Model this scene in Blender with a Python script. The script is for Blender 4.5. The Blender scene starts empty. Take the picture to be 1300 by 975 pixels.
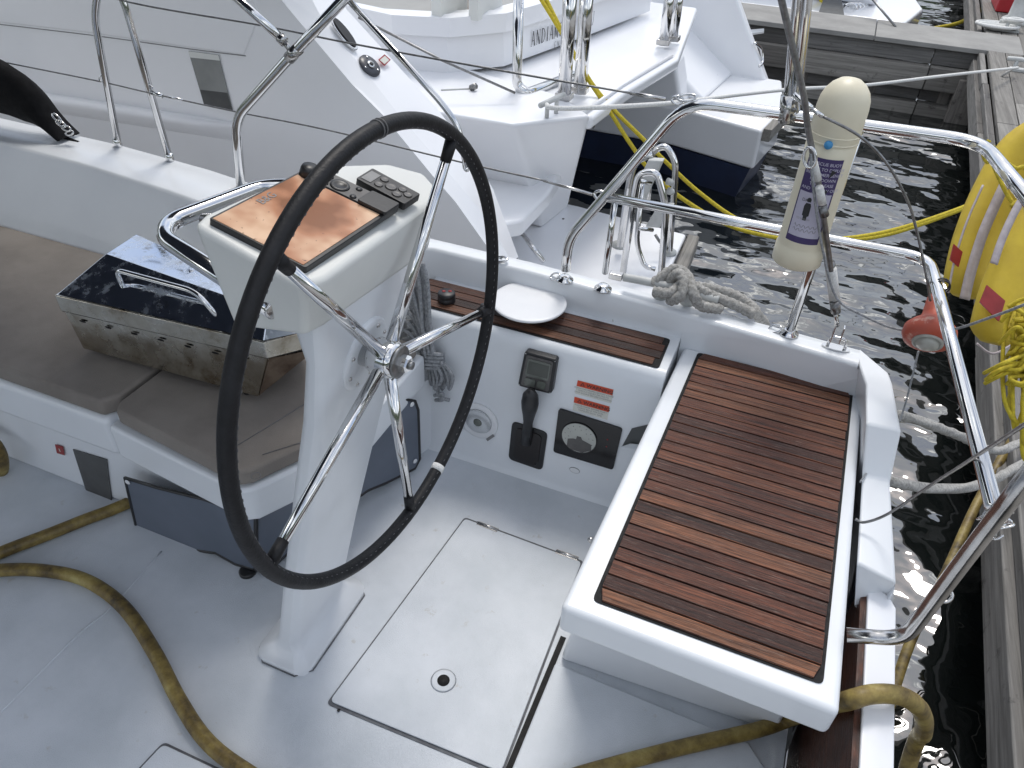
import bpy, bmesh, math, random
from mathutils import Vector, Matrix, noise
random.seed(7)
V = Vector
col = bpy.context.scene.collection
# ------------------------------------------------------------------ survey of the photograph
F, CX, CY, H = 959.0, 650.0, 487.5, 1.75
RX = V((0.923, 0.265, -0.279)); RY = V((0.383, -0.560, 0.734))
_vy = V((500.0, -731.5, 959.0)).normalized()
_vx = -V((-3168.0, -908.5, 959.0)).normalized()
_vx = (_vx - _vy * _vx.dot(_vy)).normalized()
_vz = _vx.cross(_vy)
if _vz.y > 0: _vz = -_vz
EYE = V((0, 0, H))
def ray(px, py):
    d = V((px - CX, py - CY, F)); return V((_vx.dot(d), _vy.dot(d), _vz.dot(d)))
def at(px, py, z):
    d = ray(px, py); return EYE + d * ((z - H) / d.z)
def aty(px, py, y):
    d = ray(px, py); return EYE + d * (y / d.y)
def atx(px, py, x):
    d = ray(px, py); return EYE + d * (x / d.x)
def atp(px, py, p0, n):
    d = ray(px, py); p0 = V(p0); n = V(n); return EYE + d * ((p0 - EYE).dot(n) / d.dot(n))
def atd(px, py, depth):
    return EYE + ray(px, py) * (depth / F)
# ------------------------------------------------------------------ node materials
def newmat(name):
    m = bpy.data.materials.new(name); m.use_nodes = True
    nt = m.node_tree; b = nt.nodes['Principled BSDF']
    return m, nt, b
def N(nt, t, **kw):
    n = nt.nodes.new(t)
    for k, v in kw.items():
        if k in n.inputs.keys(): n.inputs[k].default_value = v
        else: setattr(n, k, v)
    return n
def coords(nt, scale=(1, 1, 1), rot=(0, 0, 0)):
    tc = N(nt, 'ShaderNodeTexCoord'); mp = N(nt, 'ShaderNodeMapping')
    mp.inputs['Scale'].default_value = scale; mp.inputs['Rotation'].default_value = rot
    nt.links.new(tc.outputs['Object'], mp.inputs['Vector']); return mp.outputs['Vector']
def noisetex(nt, vec, scale, detail=4, rough=.5):
    n = N(nt, 'ShaderNodeTexNoise'); n.inputs['Scale'].default_value = scale
    n.inputs['Detail'].default_value = detail; n.inputs['Roughness'].default_value = rough
    nt.links.new(vec, n.inputs['Vector']); return n.outputs['Fac']
def ramp(nt, fac, stops):
    r = N(nt, 'ShaderNodeValToRGB'); e = r.color_ramp.elements
    while len(e) < len(stops): e.new(.5)
    for i, (p, c) in enumerate(stops):
        e[i].position = p; e[i].color = (c + (1,)) if len(c) == 3 else c
    nt.links.new(fac, r.inputs['Fac']); return r.outputs['Color']
def bump(nt, b, fac, strength=.2, dist=.01):
    n = N(nt, 'ShaderNodeBump'); n.inputs['Strength'].default_value = strength; n.inputs['Distance'].default_value = dist
    nt.links.new(fac, n.inputs['Height']); nt.links.new(n.outputs['Normal'], b.inputs['Normal']); return n
def mix(nt, a, b_, fac, mode='MIX'):
    m = N(nt, 'ShaderNodeMix', data_type='RGBA', blend_type=mode)
    for sock, v in ((6, a), (7, b_), (0, fac)):
        if isinstance(v, (int, float)): m.inputs[sock].default_value = v
        elif isinstance(v, tuple): m.inputs[sock].default_value = v + (1,) if len(v) == 3 else v
        else: nt.links.new(v, m.inputs[sock])
    return m.outputs[2]
def surf(name, c1, c2=None, rough=.5, scale=6, metal=0, bs=.05, bscale=80, coat=0, spec=None, spots=None, lo=.35, hi=.65, stretch=(1, 1, 1)):
    m, nt, b = newmat(name); v = coords(nt, stretch)
    c2 = c2 or tuple(x * .88 for x in c1)
    c = ramp(nt, noisetex(nt, v, scale, 6, .6), [(lo, c1), (hi, c2)])
    if spots:
        col_, sc, th = spots
        f = ramp(nt, noisetex(nt, v, sc, 5, .65), [(th, (0, 0, 0)), (th + .07, (1, 1, 1))])
        c = mix(nt, c, col_, f)
    nt.links.new(c, b.inputs['Base Color'])
    r = N(nt, 'ShaderNodeMapRange'); r.inputs['To Min'].default_value = rough * .8; r.inputs['To Max'].default_value = min(1, rough * 1.25)
    nt.links.new(noisetex(nt, v, scale * 3, 3), r.inputs['Value']); nt.links.new(r.outputs[0], b.inputs['Roughness'])
    b.inputs['Metallic'].default_value = metal; b.inputs['Coat Weight'].default_value = coat
    if spec is not None: b.inputs['Specular IOR Level'].default_value = spec
    if bs: bump(nt, b, noisetex(nt, v, bscale, 4), bs, .002)
    return m
M = {}
M['gel'] = surf('gelcoat', (.76, .785, .81), (.71, .735, .765), .33, 2.2, bs=.06, bscale=25, coat=.25, spots=((.42, .41, .37), 34, .73))
M['gel_grip'] = surf('gelcoat_nonskid', (.64, .67, .71), (.54, .575, .61), .55, 4.5, bs=.5, bscale=420, spots=((.50, .505, .50), 19, .65))
M['gel_cat'] = surf('gelcoat_bright', (.84, .85, .87), (.80, .81, .84), .3, 1.2, bs=.03, bscale=8, coat=.3)
M['gel_hull'] = surf('gelcoat_hull_side', (.82, .83, .85), (.78, .79, .81), .22, .8, bs=.05, bscale=3, coat=.5)
M['pod'] = surf('moulded_grey_white', (.70, .71, .68), (.64, .65, .63), .42, 3, bs=.1, bscale=30, spots=((.42, .42, .38), 30, .73))
M['groove'] = surf('groove_shadow_grime', (.16, .17, .18), (.09, .09, .10), .8, 20)
M['chrome'] = surf('polished_stainless', (.74, .74, .74), (.66, .66, .66), .09, 8, metal=1, bs=.05, bscale=30)
M['chrome_worn'] = surf('worn_stainless', (.62, .61, .60), (.45, .44, .43), .2, 18, metal=1, bs=.12, bscale=60)
M['wire'] = surf('rigging_wire', (.30, .30, .30), (.18, .18, .18), .35, 60, metal=1, bs=.4, bscale=300)
M['black'] = surf('black_plastic', (.022, .022, .024), (.012, .012, .013), .38, 12, bs=.15, bscale=200)
M['blackgloss'] = surf('black_gloss_panel', (.008, .008, .010), (.006, .006, .007), .12, 8, bs=0)
M['rubber'] = surf('black_leather_rim', (.013, .013, .015), (.007, .007, .008), .5, 30, bs=.35, bscale=260, spec=.3)
M['fabric_black'] = surf('black_canvas', (.014, .014, .015), (.008, .008, .009), .95, 30, bs=.6, bscale=300, spec=.15)
M['cushion'] = surf('taupe_cushion_cloth', (.25, .225, .20), (.195, .172, .152), .85, 5, bs=.5, bscale=350, spots=((.40, .38, .35), 60, .74))
M['panelgrey'] = surf('grey_blue_vinyl', (.135, .155, .195), (.11, .13, .165), .5, 4, bs=.15, bscale=60)
M['caulk'] = surf('black_caulk', (.009, .008, .008), (.005, .005, .005), .8, 30)
M['label_white'] = surf('label_white', (.66, .66, .60), (.60, .60, .55), .5, 20, bs=0)
M['white'] = surf('white_plastic', (.78, .79, .80), (.72, .73, .75), .4, 5, bs=.03)
M['red_label'] = surf('label_red', (.62, .07, .025), (.55, .06, .02), .5, 20, bs=0)
M['ink'] = surf('black_ink', (.03, .03, .035), (.02, .02, .02), .6, 20, bs=0)
M['greyink'] = surf('grey_ink', (.26, .26, .26), (.20, .20, .20), .6, 20, bs=0)
M['purple'] = surf('purple_label', (.055, .035, .13), (.045, .03, .11), .45, 12, bs=0)
M['lilac'] = surf('lilac_white_label', (.52, .50, .60), (.47, .45, .55), .45, 12, bs=0)
M['cream'] = surf('cream_plastic', (.76, .71, .55), (.69, .63, .48), .42, 5, bs=.08, bscale=30, spots=((.5, .46, .32), 18, .72))
M['blue'] = surf('blue_ball', (.05, .28, .55), (.04, .22, .45), .35, 10, bs=0)
M['orange'] = surf('faded_orange_plastic', (.50, .085, .04), (.40, .09, .06), .5, 14, bs=.2, spots=((.55, .30, .24), 22, .60))
M['lens'] = surf('clouded_lens', (.42, .42, .38), (.30, .30, .27), .3, 20, bs=.1)
M['yellow'] = surf('yellow_pvc_cloth', (.60, .44, .03), (.46, .32, .02), .6, 8, bs=1.0, bscale=14, spots=((.30, .25, .05), 9, .66))
M['yellow_rope'] = surf('yellow_rope_fibre', (.62, .50, .03), (.42, .33, .02), .75, 90, bs=.8, bscale=500)
M['reflect'] = surf('reflective_strap', (.50, .45, .46), (.38, .33, .34), .45, 40, bs=.3)
M['red_patch'] = surf('red_reflector_patch', (.33, .03, .03), (.25, .02, .02), .4, 30, bs=.1)
M['copper'] = None
M['navy'] = surf('navy_antifoul', (.012, .022, .06), (.01, .015, .04), .5, 4, bs=.1)
M['tinted'] = surf('tinted_hull_window', (.30, .31, .30), (.20, .21, .205), .12, 2, bs=0)
M['shade_cloth'] = surf('navy_awning_cloth', (.030, .036, .055), (.02, .025, .04), .9, 4, bs=.3, bscale=200)
M['redbox'] = surf('red_box_paint', (.42, .02, .03), (.34, .015, .02), .5, 4)
M['galv'] = surf('white_dock_fitting', (.55, .56, .55), (.45, .46, .45), .5, 12, bs=.2)
M['screen'] = surf('grey_lcd', (.15, .16, .14), (.11, .12, .105), .2, 10, bs=0)
M['painted_dark'] = surf('painted_dark_tone', (.10, .105, .105), (.07, .07, .07), .7, 5, bs=0)  # flat dark grey standing for shade in openings and a pane's reflection
M['stitch'] = surf('grey_stitching', (.16, .16, .17), (.12, .12, .12), .7, 20, bs=0)
M['dial_face'] = surf('gauge_dial_face', (.48, .49, .45), (.40, .41, .38), .35, 10, bs=0)  # plain pale dial colour, no emission
M['btn'] = surf('grey_button', (.11, .105, .10), (.07, .065, .065), .35, 20, bs=0)

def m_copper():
    m, nt, b = newmat('copper_painted_reflection'); v = coords(nt)
    c = ramp(nt, noisetex(nt, v, 9, 3, .5), [(.36, (.27, .12, .065)), (.47, (.48, .23, .13)), (.62, (.76, .52, .35))])  # copper reflection on the screen, painted in as cloudy colour
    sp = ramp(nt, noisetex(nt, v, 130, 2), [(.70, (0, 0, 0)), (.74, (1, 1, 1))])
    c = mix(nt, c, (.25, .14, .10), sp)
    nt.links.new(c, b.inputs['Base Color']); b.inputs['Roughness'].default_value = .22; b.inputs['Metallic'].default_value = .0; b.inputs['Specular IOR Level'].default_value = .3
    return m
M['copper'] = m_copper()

def m_teak(name, axis_scale, tone=1.0, wet=.32):
    m, nt, b = newmat(name); v = coords(nt, axis_scale)
    geo = N(nt, 'ShaderNodeNewGeometry')
    # each slat is an island of its own: it gets its own tone and its own grain offset
    add = N(nt, 'ShaderNodeVectorMath', operation='ADD')
    sc = N(nt, 'ShaderNodeVectorMath', operation='SCALE'); comb = N(nt, 'ShaderNodeCombineXYZ')
    for i in range(3): nt.links.new(geo.outputs['Random Per Island'], comb.inputs[i])
    nt.links.new(comb.outputs[0], sc.inputs[0]); sc.inputs['Scale'].default_value = 37.0
    nt.links.new(v, add.inputs[0]); nt.links.new(sc.outputs[0], add.inputs[1]); vv = add.outputs[0]
    t = tone
    base = ramp(nt, geo.outputs['Random Per Island'], [(0, (.036 * t, .016 * t, .012 * t)), (.35, (.076 * t, .028 * t, .018 * t)), (.7, (.135 * t, .050 * t, .028 * t)), (1, (.22 * t, .100 * t, .053 * t))])
    grain = noisetex(nt, vv, 1.0, 7, .72)
    g = ramp(nt, grain, [(.32, (.28, .26, .26)), (.50, (.95, .92, .9)), (.68, (1.9, 1.75, 1.65))])
    c = mix(nt, base, g, 1.0, 'MULTIPLY')
    fine = N(nt, 'ShaderNodeTexNoise'); fine.inputs['Scale'].default_value = 3.2; fine.inputs['Detail'].default_value = 6
    nt.links.new(vv, fine.inputs['Vector'])
    ff = ramp(nt, fine.outputs['Fac'], [(.60, (0, 0, 0)), (.68, (1, 1, 1))])
    c = mix(nt, c, (.30 * t, .22 * t, .18 * t), mix(nt, (0, 0, 0), ff, .45))
    cv = coords(nt, (axis_scale[0] * .6, axis_scale[1] * 3.2, axis_scale[2]))
    comb_ = ramp(nt, noisetex(nt, cv, 1.0, 2, .5), [(.36, (.45, .42, .42)), (.55, (1.1, 1.1, 1.1))])
    c = mix(nt, c, comb_, 1.0, 'MULTIPLY')
    nt.links.new(c, b.inputs['Base Color'])
    rr = ramp(nt, grain, [(.3, (wet * .7,) * 3), (.7, (wet * 1.9,) * 3)])
    nt.links.new(rr, b.inputs['Roughness']); b.inputs['Specular IOR Level'].default_value = .38
    bump(nt, b, grain, .9, .004)
    return m
M['teak_x'] = m_teak('weathered_teak_seat', (9, 190, 60))
M['teak_b'] = m_teak('weathered_teak_bench', (9, 190, 60), .62)
M['teak_y'] = m_teak('weathered_teak_platform', (60, 9, 190), .5)

def m_wood(name, c1, c2, sc=(2, 60, 60)):
    m, nt, b = newmat(name); v = coords(nt, sc)
    geo = N(nt, 'ShaderNodeNewGeometry')
    g = noisetex(nt, v, 1, 8, .7)
    c = ramp(nt, g, [(.3, c1), (.7, c2)])
    tone = ramp(nt, geo.outputs['Random Per Island'], [(0, (.58, .57, .56)), (1, (1.2, 1.2, 1.18))])
    c = mix(nt, c, tone, 1.0, 'MULTIPLY')
    k = coords(nt); kn = ramp(nt, noisetex(nt, k, 7, 5, .7), [(.60, (1, 1, 1)), (.72, (.25, .24, .23))])
    c = mix(nt, c, kn, 1.0, 'MULTIPLY')
    nt.links.new(c, b.inputs['Base Color']); b.inputs['Roughness'].default_value = .85
    bump(nt, b, g, .6, .01); return m
M['dockwood_x'] = m_wood('weathered_pier_timber', (.125, .118, .108), (.28, .268, .25), (2, 50, 50))
M['dockwood_y'] = m_wood('weathered_quay_timber', (.14, .132, .122), (.30, .288, .27), (50, 1.5, 50))
M['dockwood_z'] = m_wood('weathered_pile_timber', (.10, .09, .08), (.26, .245, .23), (45, 45, 2))
M['concrete'] = surf('concrete_deck', (.31, .305, .29), (.24, .235, .225), .85, 3, bs=.4, bscale=90, spots=((.25, .25, .24), 6, .66))

def m_hose():
    m, nt, b = newmat('dirty_yellow_hose'); v = coords(nt)
    c = ramp(nt, noisetex(nt, v, 13, 7, .68), [(.33, (.045, .030, .012)), (.45, (.16, .11, .03)), (.58, (.27, .20, .055)), (.72, (.40, .33, .12))])
    nt.links.new(c, b.inputs['Base Color']); b.inputs['Roughness'].default_value = .5
    bump(nt, b, noisetex(nt, v, 60, 5), .4, .003); return m
M['hose'] = m_hose()
def m_rope(name, c1, c2):
    m, nt, b = newmat(name); v = coords(nt)
    c = ramp(nt, noisetex(nt, v, 120, 5, .7), [(.35, c1), (.65, c2)])
    nt.links.new(c, b.inputs['Base Color']); b.inputs['Roughness'].default_value = .9
    bump(nt, b, noisetex(nt, v, 400, 3), .8, .003); return m
M['rope'] = m_rope('grey_mooring_rope', (.22, .215, .20), (.48, .47, .45))
M['rope_dark'] = m_rope('grey_sheet_rope', (.19, .20, .21), (.40, .41, .43))
M['rope_white'] = m_rope('white_rope_fibre', (.60, .60, .58), (.80, .80, .78))

def m_grill():
    m, nt, b = newmat('rusty_stainless_grill'); v = coords(nt)
    b.inputs['Metallic'].default_value = 1.0
    c = ramp(nt, noisetex(nt, v, 9, 7, .65), [(.34, (.66, .63, .56)), (.56, (.50, .46, .38)), (.72, (.20, .13, .07))])
    nt.links.new(c, b.inputs['Base Color'])
    r = ramp(nt, noisetex(nt, v, 12, 6, .6), [(.35, (.12,) * 3), (.7, (.45,) * 3)]); nt.links.new(r, b.inputs['Roughness'])
    bump(nt, b, noisetex(nt, v, 40, 4), .12, .003); return m
M['grill'] = m_grill()
def m_grill_lid():
    m, nt, b = newmat('mirror_grill_lid'); v = coords(nt)
    b.inputs['Metallic'].default_value = 1.0
    c = ramp(nt, noisetex(nt, v, 14, 8, .7), [(.58, (.66, .70, .76)), (.74, (.30, .26, .21))])
    nt.links.new(c, b.inputs['Base Color'])
    r = ramp(nt, noisetex(nt, v, 20, 6, .7), [(.45, (.05,) * 3), (.68, (.5,) * 3)]); nt.links.new(r, b.inputs['Roughness'])
    bump(nt, b, noisetex(nt, v, 5, 2), .08, .01); return m
M['grill_lid'] = m_grill_lid()
M['grill_end'] = surf('rusted_grill_end', (.20, .15, .11), (.08, .05, .035), .55, 16, metal=.5, bs=.5, bscale=60, spots=((.40, .31, .20), 20, .60))

def m_water():
    m, nt, b = newmat('harbour_water'); v = coords(nt, (1, 1.35, 1))
    b.inputs['Base Color'].default_value = (.006, .008, .008, 1); b.inputs['Roughness'].default_value = .025
    b.inputs['IOR'].default_value = 2.6; b.inputs['Specular IOR Level'].default_value = .5
    n1 = noisetex(nt, v, 1.1, 1, .4); n2 = noisetex(nt, v, 3.4, 1.2, .4); n3 = noisetex(nt, v, 9, 1, .5)
    a = N(nt, 'ShaderNodeMath', operation='MULTIPLY_ADD'); a.inputs[1].default_value = .30
    nt.links.new(n2, a.inputs[0]); nt.links.new(n1, a.inputs[2])
    a2 = N(nt, 'ShaderNodeMath', operation='MULTIPLY_ADD'); a2.inputs[1].default_value = .03
    nt.links.new(n3, a2.inputs[0]); nt.links.new(a.outputs[0], a2.inputs[2])
    bump(nt, b, a2.outputs[0], 1.0, .19)
    return m
M['water'] = m_water()

# ------------------------------------------------------------------ mesh building
class MB:
    def __init__(s): s.v = []; s.f = []; s.sm = []
    def add(s, vs, fs, smooth=False):
        o = len(s.v); s.v += [V(p) for p in vs]
        for f in fs: s.f.append([i + o for i in f]); s.sm.append(smooth)
        return s
    def poly(s, pts): return s.add(pts, [list(range(len(pts)))])
    def slab(s, pts, vec):                     # polygon extruded along vec
        n = len(pts); vec = V(vec); a = [V(p) for p in pts]; b = [p + vec for p in a]
        fs = [list(range(n)), list(range(2 * n - 1, n - 1, -1))] + [[i, i + n, (i + 1) % n + n, (i + 1) % n] for i in range(n)]
        return s.add(a + b, fs)
    def box(s, x0, x1, y0, y1, z0, z1):
        return s.slab([(x0, y0, z0), (x1, y0, z0), (x1, y1, z0), (x0, y1, z0)], (0, 0, z1 - z0))
    def obox(s, c, ax, ay, az):                # centre and three half axes
        c = V(c); ax = V(ax); ay = V(ay); az = V(az)
        return s.slab([c - ax - ay - az, c + ax - ay - az, c + ax + ay - az, c - ax + ay - az], az * 2)
    def strip(s, rows, smooth=False, cap=False):   # rows of equal length
        n = len(rows[0]); vs = [p for r in rows for p in r]; fs = []
        for i in range(len(rows) - 1):
            for j in range(n - 1):
                fs.append([i * n + j, i * n + j + 1, (i + 1) * n + j + 1, (i + 1) * n + j])
        if cap: fs += [list(range(n)), [(len(rows) - 1) * n + j for j in range(n)][::-1]]
        return s.add(vs, fs, smooth)
    def tube(s, pts, r, seg=14, smooth_path=True, closed=False, res=6, cap=True, twist=0, lobes=0):
        pts = [V(p) for p in pts]
        if smooth_path and len(pts) > 2: pts = spline(pts, res, closed)
        n = len(pts); rs = r if isinstance(r, (list, tuple)) else None
        vs = []; up = None; L = 0
        for i, p in enumerate(pts):
            a = pts[i - 1] if (i > 0 or closed) else p; b = pts[(i + 1) % n] if (i < n - 1 or closed) else p
            t = (b - a)
            t = t.normalized() if t.length > 1e-9 else V((0, 0, 1))
            if up is None: up = t.orthogonal().normalized()
            up = (up - t * up.dot(t));
            up = up.normalized() if up.length > 1e-6 else t.orthogonal().normalized()
            w = t.cross(up)
            if i: L += (p - pts[i - 1]).length
            rr = r if rs is None else rs[0] + (rs[-1] - rs[0]) * i / max(1, n - 1)
            for k in range(seg):
                an = 2 * math.pi * k / seg
                q = rr
                if lobes: q = rr * (1 + .16 * math.cos(lobes * (an + twist * L)))
                vs.append(p + (up * math.cos(an) + w * math.sin(an)) * q)
        fs = []
        for i in range(n if closed else n - 1):
            for k in range(seg):
                a = i * seg + k; b = i * seg + (k + 1) % seg; j = ((i + 1) % n) * seg
                fs.append([a, b, j + (k + 1) % seg, j + k])
        if cap and not closed: fs += [list(range(seg))[::-1], [(n - 1) * seg + k for k in range(seg)]]
        return s.add(vs, fs, True)
    def lathe(s, c, axis, prof, seg=32, smooth=True, ref=None, sy=1.0):   # prof: (radius, height)
        c = V(c); t = V(axis).normalized(); u = (V(ref) - t * V(ref).dot(t)).normalized() if ref else t.orthogonal().normalized(); w = t.cross(u)
        vs = []
        for r, h in prof:
            for k in range(seg):
                a = 2 * math.pi * k / seg; vs.append(c + t * h + (u * math.cos(a) + w * math.sin(a) * sy) * r)
        fs = []
        for i in range(len(prof) - 1):
            for k in range(seg): fs.append([i * seg + k, i * seg + (k + 1) % seg, (i + 1) * seg + (k + 1) % seg, (i + 1) * seg + k])
        fs += [list(range(seg))[::-1], [(len(prof) - 1) * seg + k for k in range(seg)]]
        return s.add(vs, fs, smooth)
    def torus(s, c, axis, R, r, seg=64, ss=12):
        c = V(c); t = V(axis).normalized(); u = t.orthogonal().normalized(); w = t.cross(u)
        return s.tube([c + (u * math.cos(2 * math.pi * k / seg) + w * math.sin(2 * math.pi * k / seg)) * R for k in range(seg)], r, ss, False, True)
def spline(p, res=6, closed=False):
    out = []; n = len(p); rng = n if closed else n - 1
    for i in range(rng):
        if closed: a, b, c, d = p[(i - 1) % n], p[i], p[(i + 1) % n], p[(i + 2) % n]
        else: a, b, c, d = p[max(0, i - 1)], p[i], p[i + 1], p[min(n - 1, i + 2)]
        for k in range(res):
            t = k / res
            out.append(.5 * ((2 * b) + (c - a) * t + (2 * a - 5 * b + 4 * c - d) * t * t + (3 * b - a - 3 * c + d) * t ** 3))
    if not closed: out.append(p[-1])
    return out
def fillet(pts, r, k=5):                       # straight runs with rounded bends, as bent tube has
    pts = [V(p) for p in pts]; out = [pts[0]]
    for i in range(1, len(pts) - 1):
        a, b, c = pts[i - 1], pts[i], pts[i + 1]
        u = (a - b); w = (c - b); q = min(r, u.length * .45, w.length * .45)
        p0 = b + u.normalized() * q; p1 = b + w.normalized() * q
        for j in range(k + 1):
            t = j / k; out.append(p0 * (1 - t) ** 2 + b * 2 * t * (1 - t) + p1 * t * t)
    return out + [pts[-1]]
def root_of(o):
    while o.parent: o = o.parent
    return o
def obj(name, mb, mat, parent=None, bev=0, seg=3, label=None, sub=0, autos=None):
    me = bpy.data.meshes.new(name)
    off = root_of(parent).location if parent else V((0, 0, 0))
    me.from_pydata([tuple(p - off) for p in mb.v], [], mb.f)
    me.materials.append(M[mat] if isinstance(mat, str) else mat)
    o = bpy.data.objects.new(name, me); col.objects.link(o)
    if parent: o.parent = parent
    bm = bmesh.new(); bm.from_mesh(me); bmesh.ops.recalc_face_normals(bm, faces=bm.faces); bm.to_mesh(me); bm.free()
    if bev:
        b = o.modifiers.new('bevel', 'BEVEL'); b.width = bev; b.segments = seg; b.limit_method = 'ANGLE'; b.angle_limit = math.radians(28)
        b.harden_normals = True
        me.polygons.foreach_set('use_smooth', [True] * len(me.polygons))
    else:
        me.polygons.foreach_set('use_smooth', mb.sm)
    if sub:
        q = o.modifiers.new('sub', 'SUBSURF'); q.levels = sub; q.render_levels = sub
        me.polygons.foreach_set('use_smooth', [True] * len(me.polygons))
    if label: o['label'] = label
    return o
def tag(o, label, cat, group=None):
    o['label'] = label; o['category'] = cat
    if group: o['group'] = group
    return o
def thing(name, label, cat, loc, group=None):
    o = bpy.data.objects.new(name, None); o.empty_display_size = .1; col.objects.link(o); o.location = V(loc)
    return tag(o, label, cat, group)
def struct(name, mb, mat):
    o = obj(name, mb, mat); o['kind'] = 'structure'; return o
def text_mb(body, origin, ux, uy, size, lift=.0015, align='LEFT', weight=0.0):
    c = bpy.data.curves.new('t', 'FONT'); c.body = body; c.size = 1; c.align_x = align; c.offset = weight
    o = bpy.data.objects.new('t', c); col.objects.link(o); bpy.context.view_layer.update()
    me = bpy.data.meshes.new_from_object(o.evaluated_get(bpy.context.evaluated_depsgraph_get()))
    mb = MB(); ux = V(ux).normalized(); uy = V(uy).normalized(); n = ux.cross(uy)
    vs = [V(origin) + ux * v.co.x * size + uy * v.co.y * size + n * lift for v in me.vertices]
    mb.add(vs, [list(p.vertices) for p in me.polygons])
    bpy.data.objects.remove(o); bpy.data.meshes.remove(me); bpy.data.curves.remove(c); return mb
def merge(*ms):
    r = MB()
    for m in ms:
        o = len(r.v); r.v += m.v; r.f += [[i + o for i in f] for f in m.f]; r.sm += m.sm
    return r
def rounded_quad(c, r=.2, k=4):               # c: four corners; corners cut round
    c = [V(p) for p in c]; out = []
    for i in range(4):
        a, b, d = c[i - 1], c[i], c[(i + 1) % 4]
        m = min((a - b).length, (d - b).length) * r
        p0 = b + (a - b).normalized() * m; p1 = b + (d - b).normalized() * m
        for j in range(k + 1):
            t = j / k; out.append(p0 * (1 - t) ** 2 + b * 2 * t * (1 - t) + p1 * t * t)
    return out
def disc(c, u, w, r, r2=None, n=28):
    c = V(c); u = V(u).normalized(); w = V(w).normalized(); r2 = r2 or r
    return [c + u * math.cos(2 * math.pi * k / n) * r + w * math.sin(2 * math.pi * k / n) * r2 for k in range(n)]

# ================================================================== WATER
ZW = -1.0
wb = MB(); wb.poly([(-400, -400, ZW), (400, -400, ZW), (400, 400, ZW), (-400, 400, ZW)])
struct('water', wb, 'water')

# unseen wooded ring, added to darken reflections in water and steel
hl_ = MB(); rows = []
for k in range(97):
    a_ = 2 * math.pi * k / 96; rr = 160
    hgt_ = 26 + 16 * noise.noise(V((math.cos(a_) * 2, math.sin(a_) * 2, 1.3))) + 7 * noise.noise(V((math.cos(a_) * 9, math.sin(a_) * 9, 4)))
    rows.append([V((math.cos(a_) * rr, math.sin(a_) * rr, ZW - .2)), V((math.cos(a_) * (rr + 12), math.sin(a_) * (rr + 12), hgt_ * .7)), V((math.cos(a_) * (rr + 40), math.sin(a_) * (rr + 40), hgt_))])
hl_.strip(rows, True); struct('added_dark_hills', hl_, surf('added_dark_hillside', (.030, .045, .022), (.05, .065, .035), .95, .2, bs=0))

# ================================================================== THE YACHT WE STAND ON
yacht = thing('sailing_yacht', 'white sailing yacht cockpit in the foreground with black steering wheel and teak helm seat', 'yacht', (0, 1.2, 0))
ZB, ZC, ZS = .52, .61, .50
# --- floor
f = MB(); f.slab([(-4.2, -2.0, 0), (.325, -2.0, 0), (.325, 1.70, 0), (-4.2, 1.70, 0)], (0, 0, -.04))
obj('cockpit_floor', f, 'gel_grip', yacht)
pw = MB(); pw.strip([[(x_, -1.64, -.01), (x_, -1.65, .02), (x_, -1.68, .50), (x_, -1.70, ZB), (x_, -1.86, ZB), (x_, -1.88, ZC), (x_, -1.97, ZC), (x_, -2.0, .45), (x_, -1.95, -.2), (x_, -1.8, -1.2)] for x_ in (-4.2, -1.0, .33)], True); obj('port_side_wall', pw, 'gel', yacht)
psd = MB(); psd.box(-3.9, -1.1, -1.62, -1.02, 0, .45); obj('port_bench', psd, 'gel', yacht, bev=.02)
hu = MB()   # hull outside of the cockpit
hu.strip([[(-5, 2.0, .60), (-5, 2.02, 0), (-5, 1.85, -1.2)], [(-1.2, 2.0, .58), (-1.2, 2.0, 0), (-1.2, 1.8, -1.2)], [(.27, 1.90, .55), (.27, 1.9, -.1), (.22, 1.7, -1.2)], [(.36, 1.76, .55), (.36, 1.76, -.1), (.34, 1.6, -1.2)], [(.355, 1.3, .35), (.36, 1.3, -.1), (.34, 1.3, -1.2)], [(.355, 1.2, .05), (.36, 1.2, -.1), (.33, 1.1, -1.2)], [(.335, 1.08, -.05), (.335, 1.08, -.3), (.33, 1.1, -1.2)], [(.335, -1.95, -.05), (.335, -1.95, -.3), (.33, -1.9, -1.2)]])
obj('hull', hu, 'gel_hull', yacht)
# faint moulded ridge in the floor
rd = MB(); p = [at(0, 905, 0), at(100, 805, 0), at(140, 772, 0), at(205, 700, 0)]
rd.tube([q + V((0, 0, -.001)) for q in p], .0035, 8)
obj('floor_ridge', rd, 'gel_grip', yacht)
def inset(px, d):
    c = sum(px, V((0, 0, 0))) / len(px); return [q + (c - q).normalized() * d for q in px]
# hatch beside the wheel
hq = [at(*p_, 0) for p_ in ((590, 657), (738, 712), (646, 982), (415, 893))]
hq = [V((-.655, 1.405, 0)), V((-.262, 1.405, 0)), V((-.262, .765, 0)), V((-.700, .740, 0))]
hq = [at(590, 657, 0), at(741, 713, 0), V((-.262, .745, 0)), at(414, 894, 0)]
g = MB(); g.slab(rounded_quad(hq, .03), (0, 0, .002)); gr = obj('floor_hatch', g, 'groove', yacht)
m = MB(); hin = inset(hq, .009); m.slab([q + V((0, 0, .0025)) for q in rounded_quad(hin, .035)], (0, 0, .0045))
hatch_lid = obj('hatch_lid', m, 'gel_grip', gr, bev=.0022, seg=2)
d = MB(); c = at(563, 864, .007); d.lathe(c + V((0, 0, .0002)), (0, 0, 1), [(.032, 0), (.026, .0006), (.014, .0003)], 32); obj('finger_hole_rim', d, 'gel_grip', gr)
d = MB(); d.lathe(c + V((0, 0, .0006)), (0, 0, 1), [(.0155, 0), (.0155, .0008)], 28); obj('finger_hole', d, 'caulk', gr)
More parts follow.
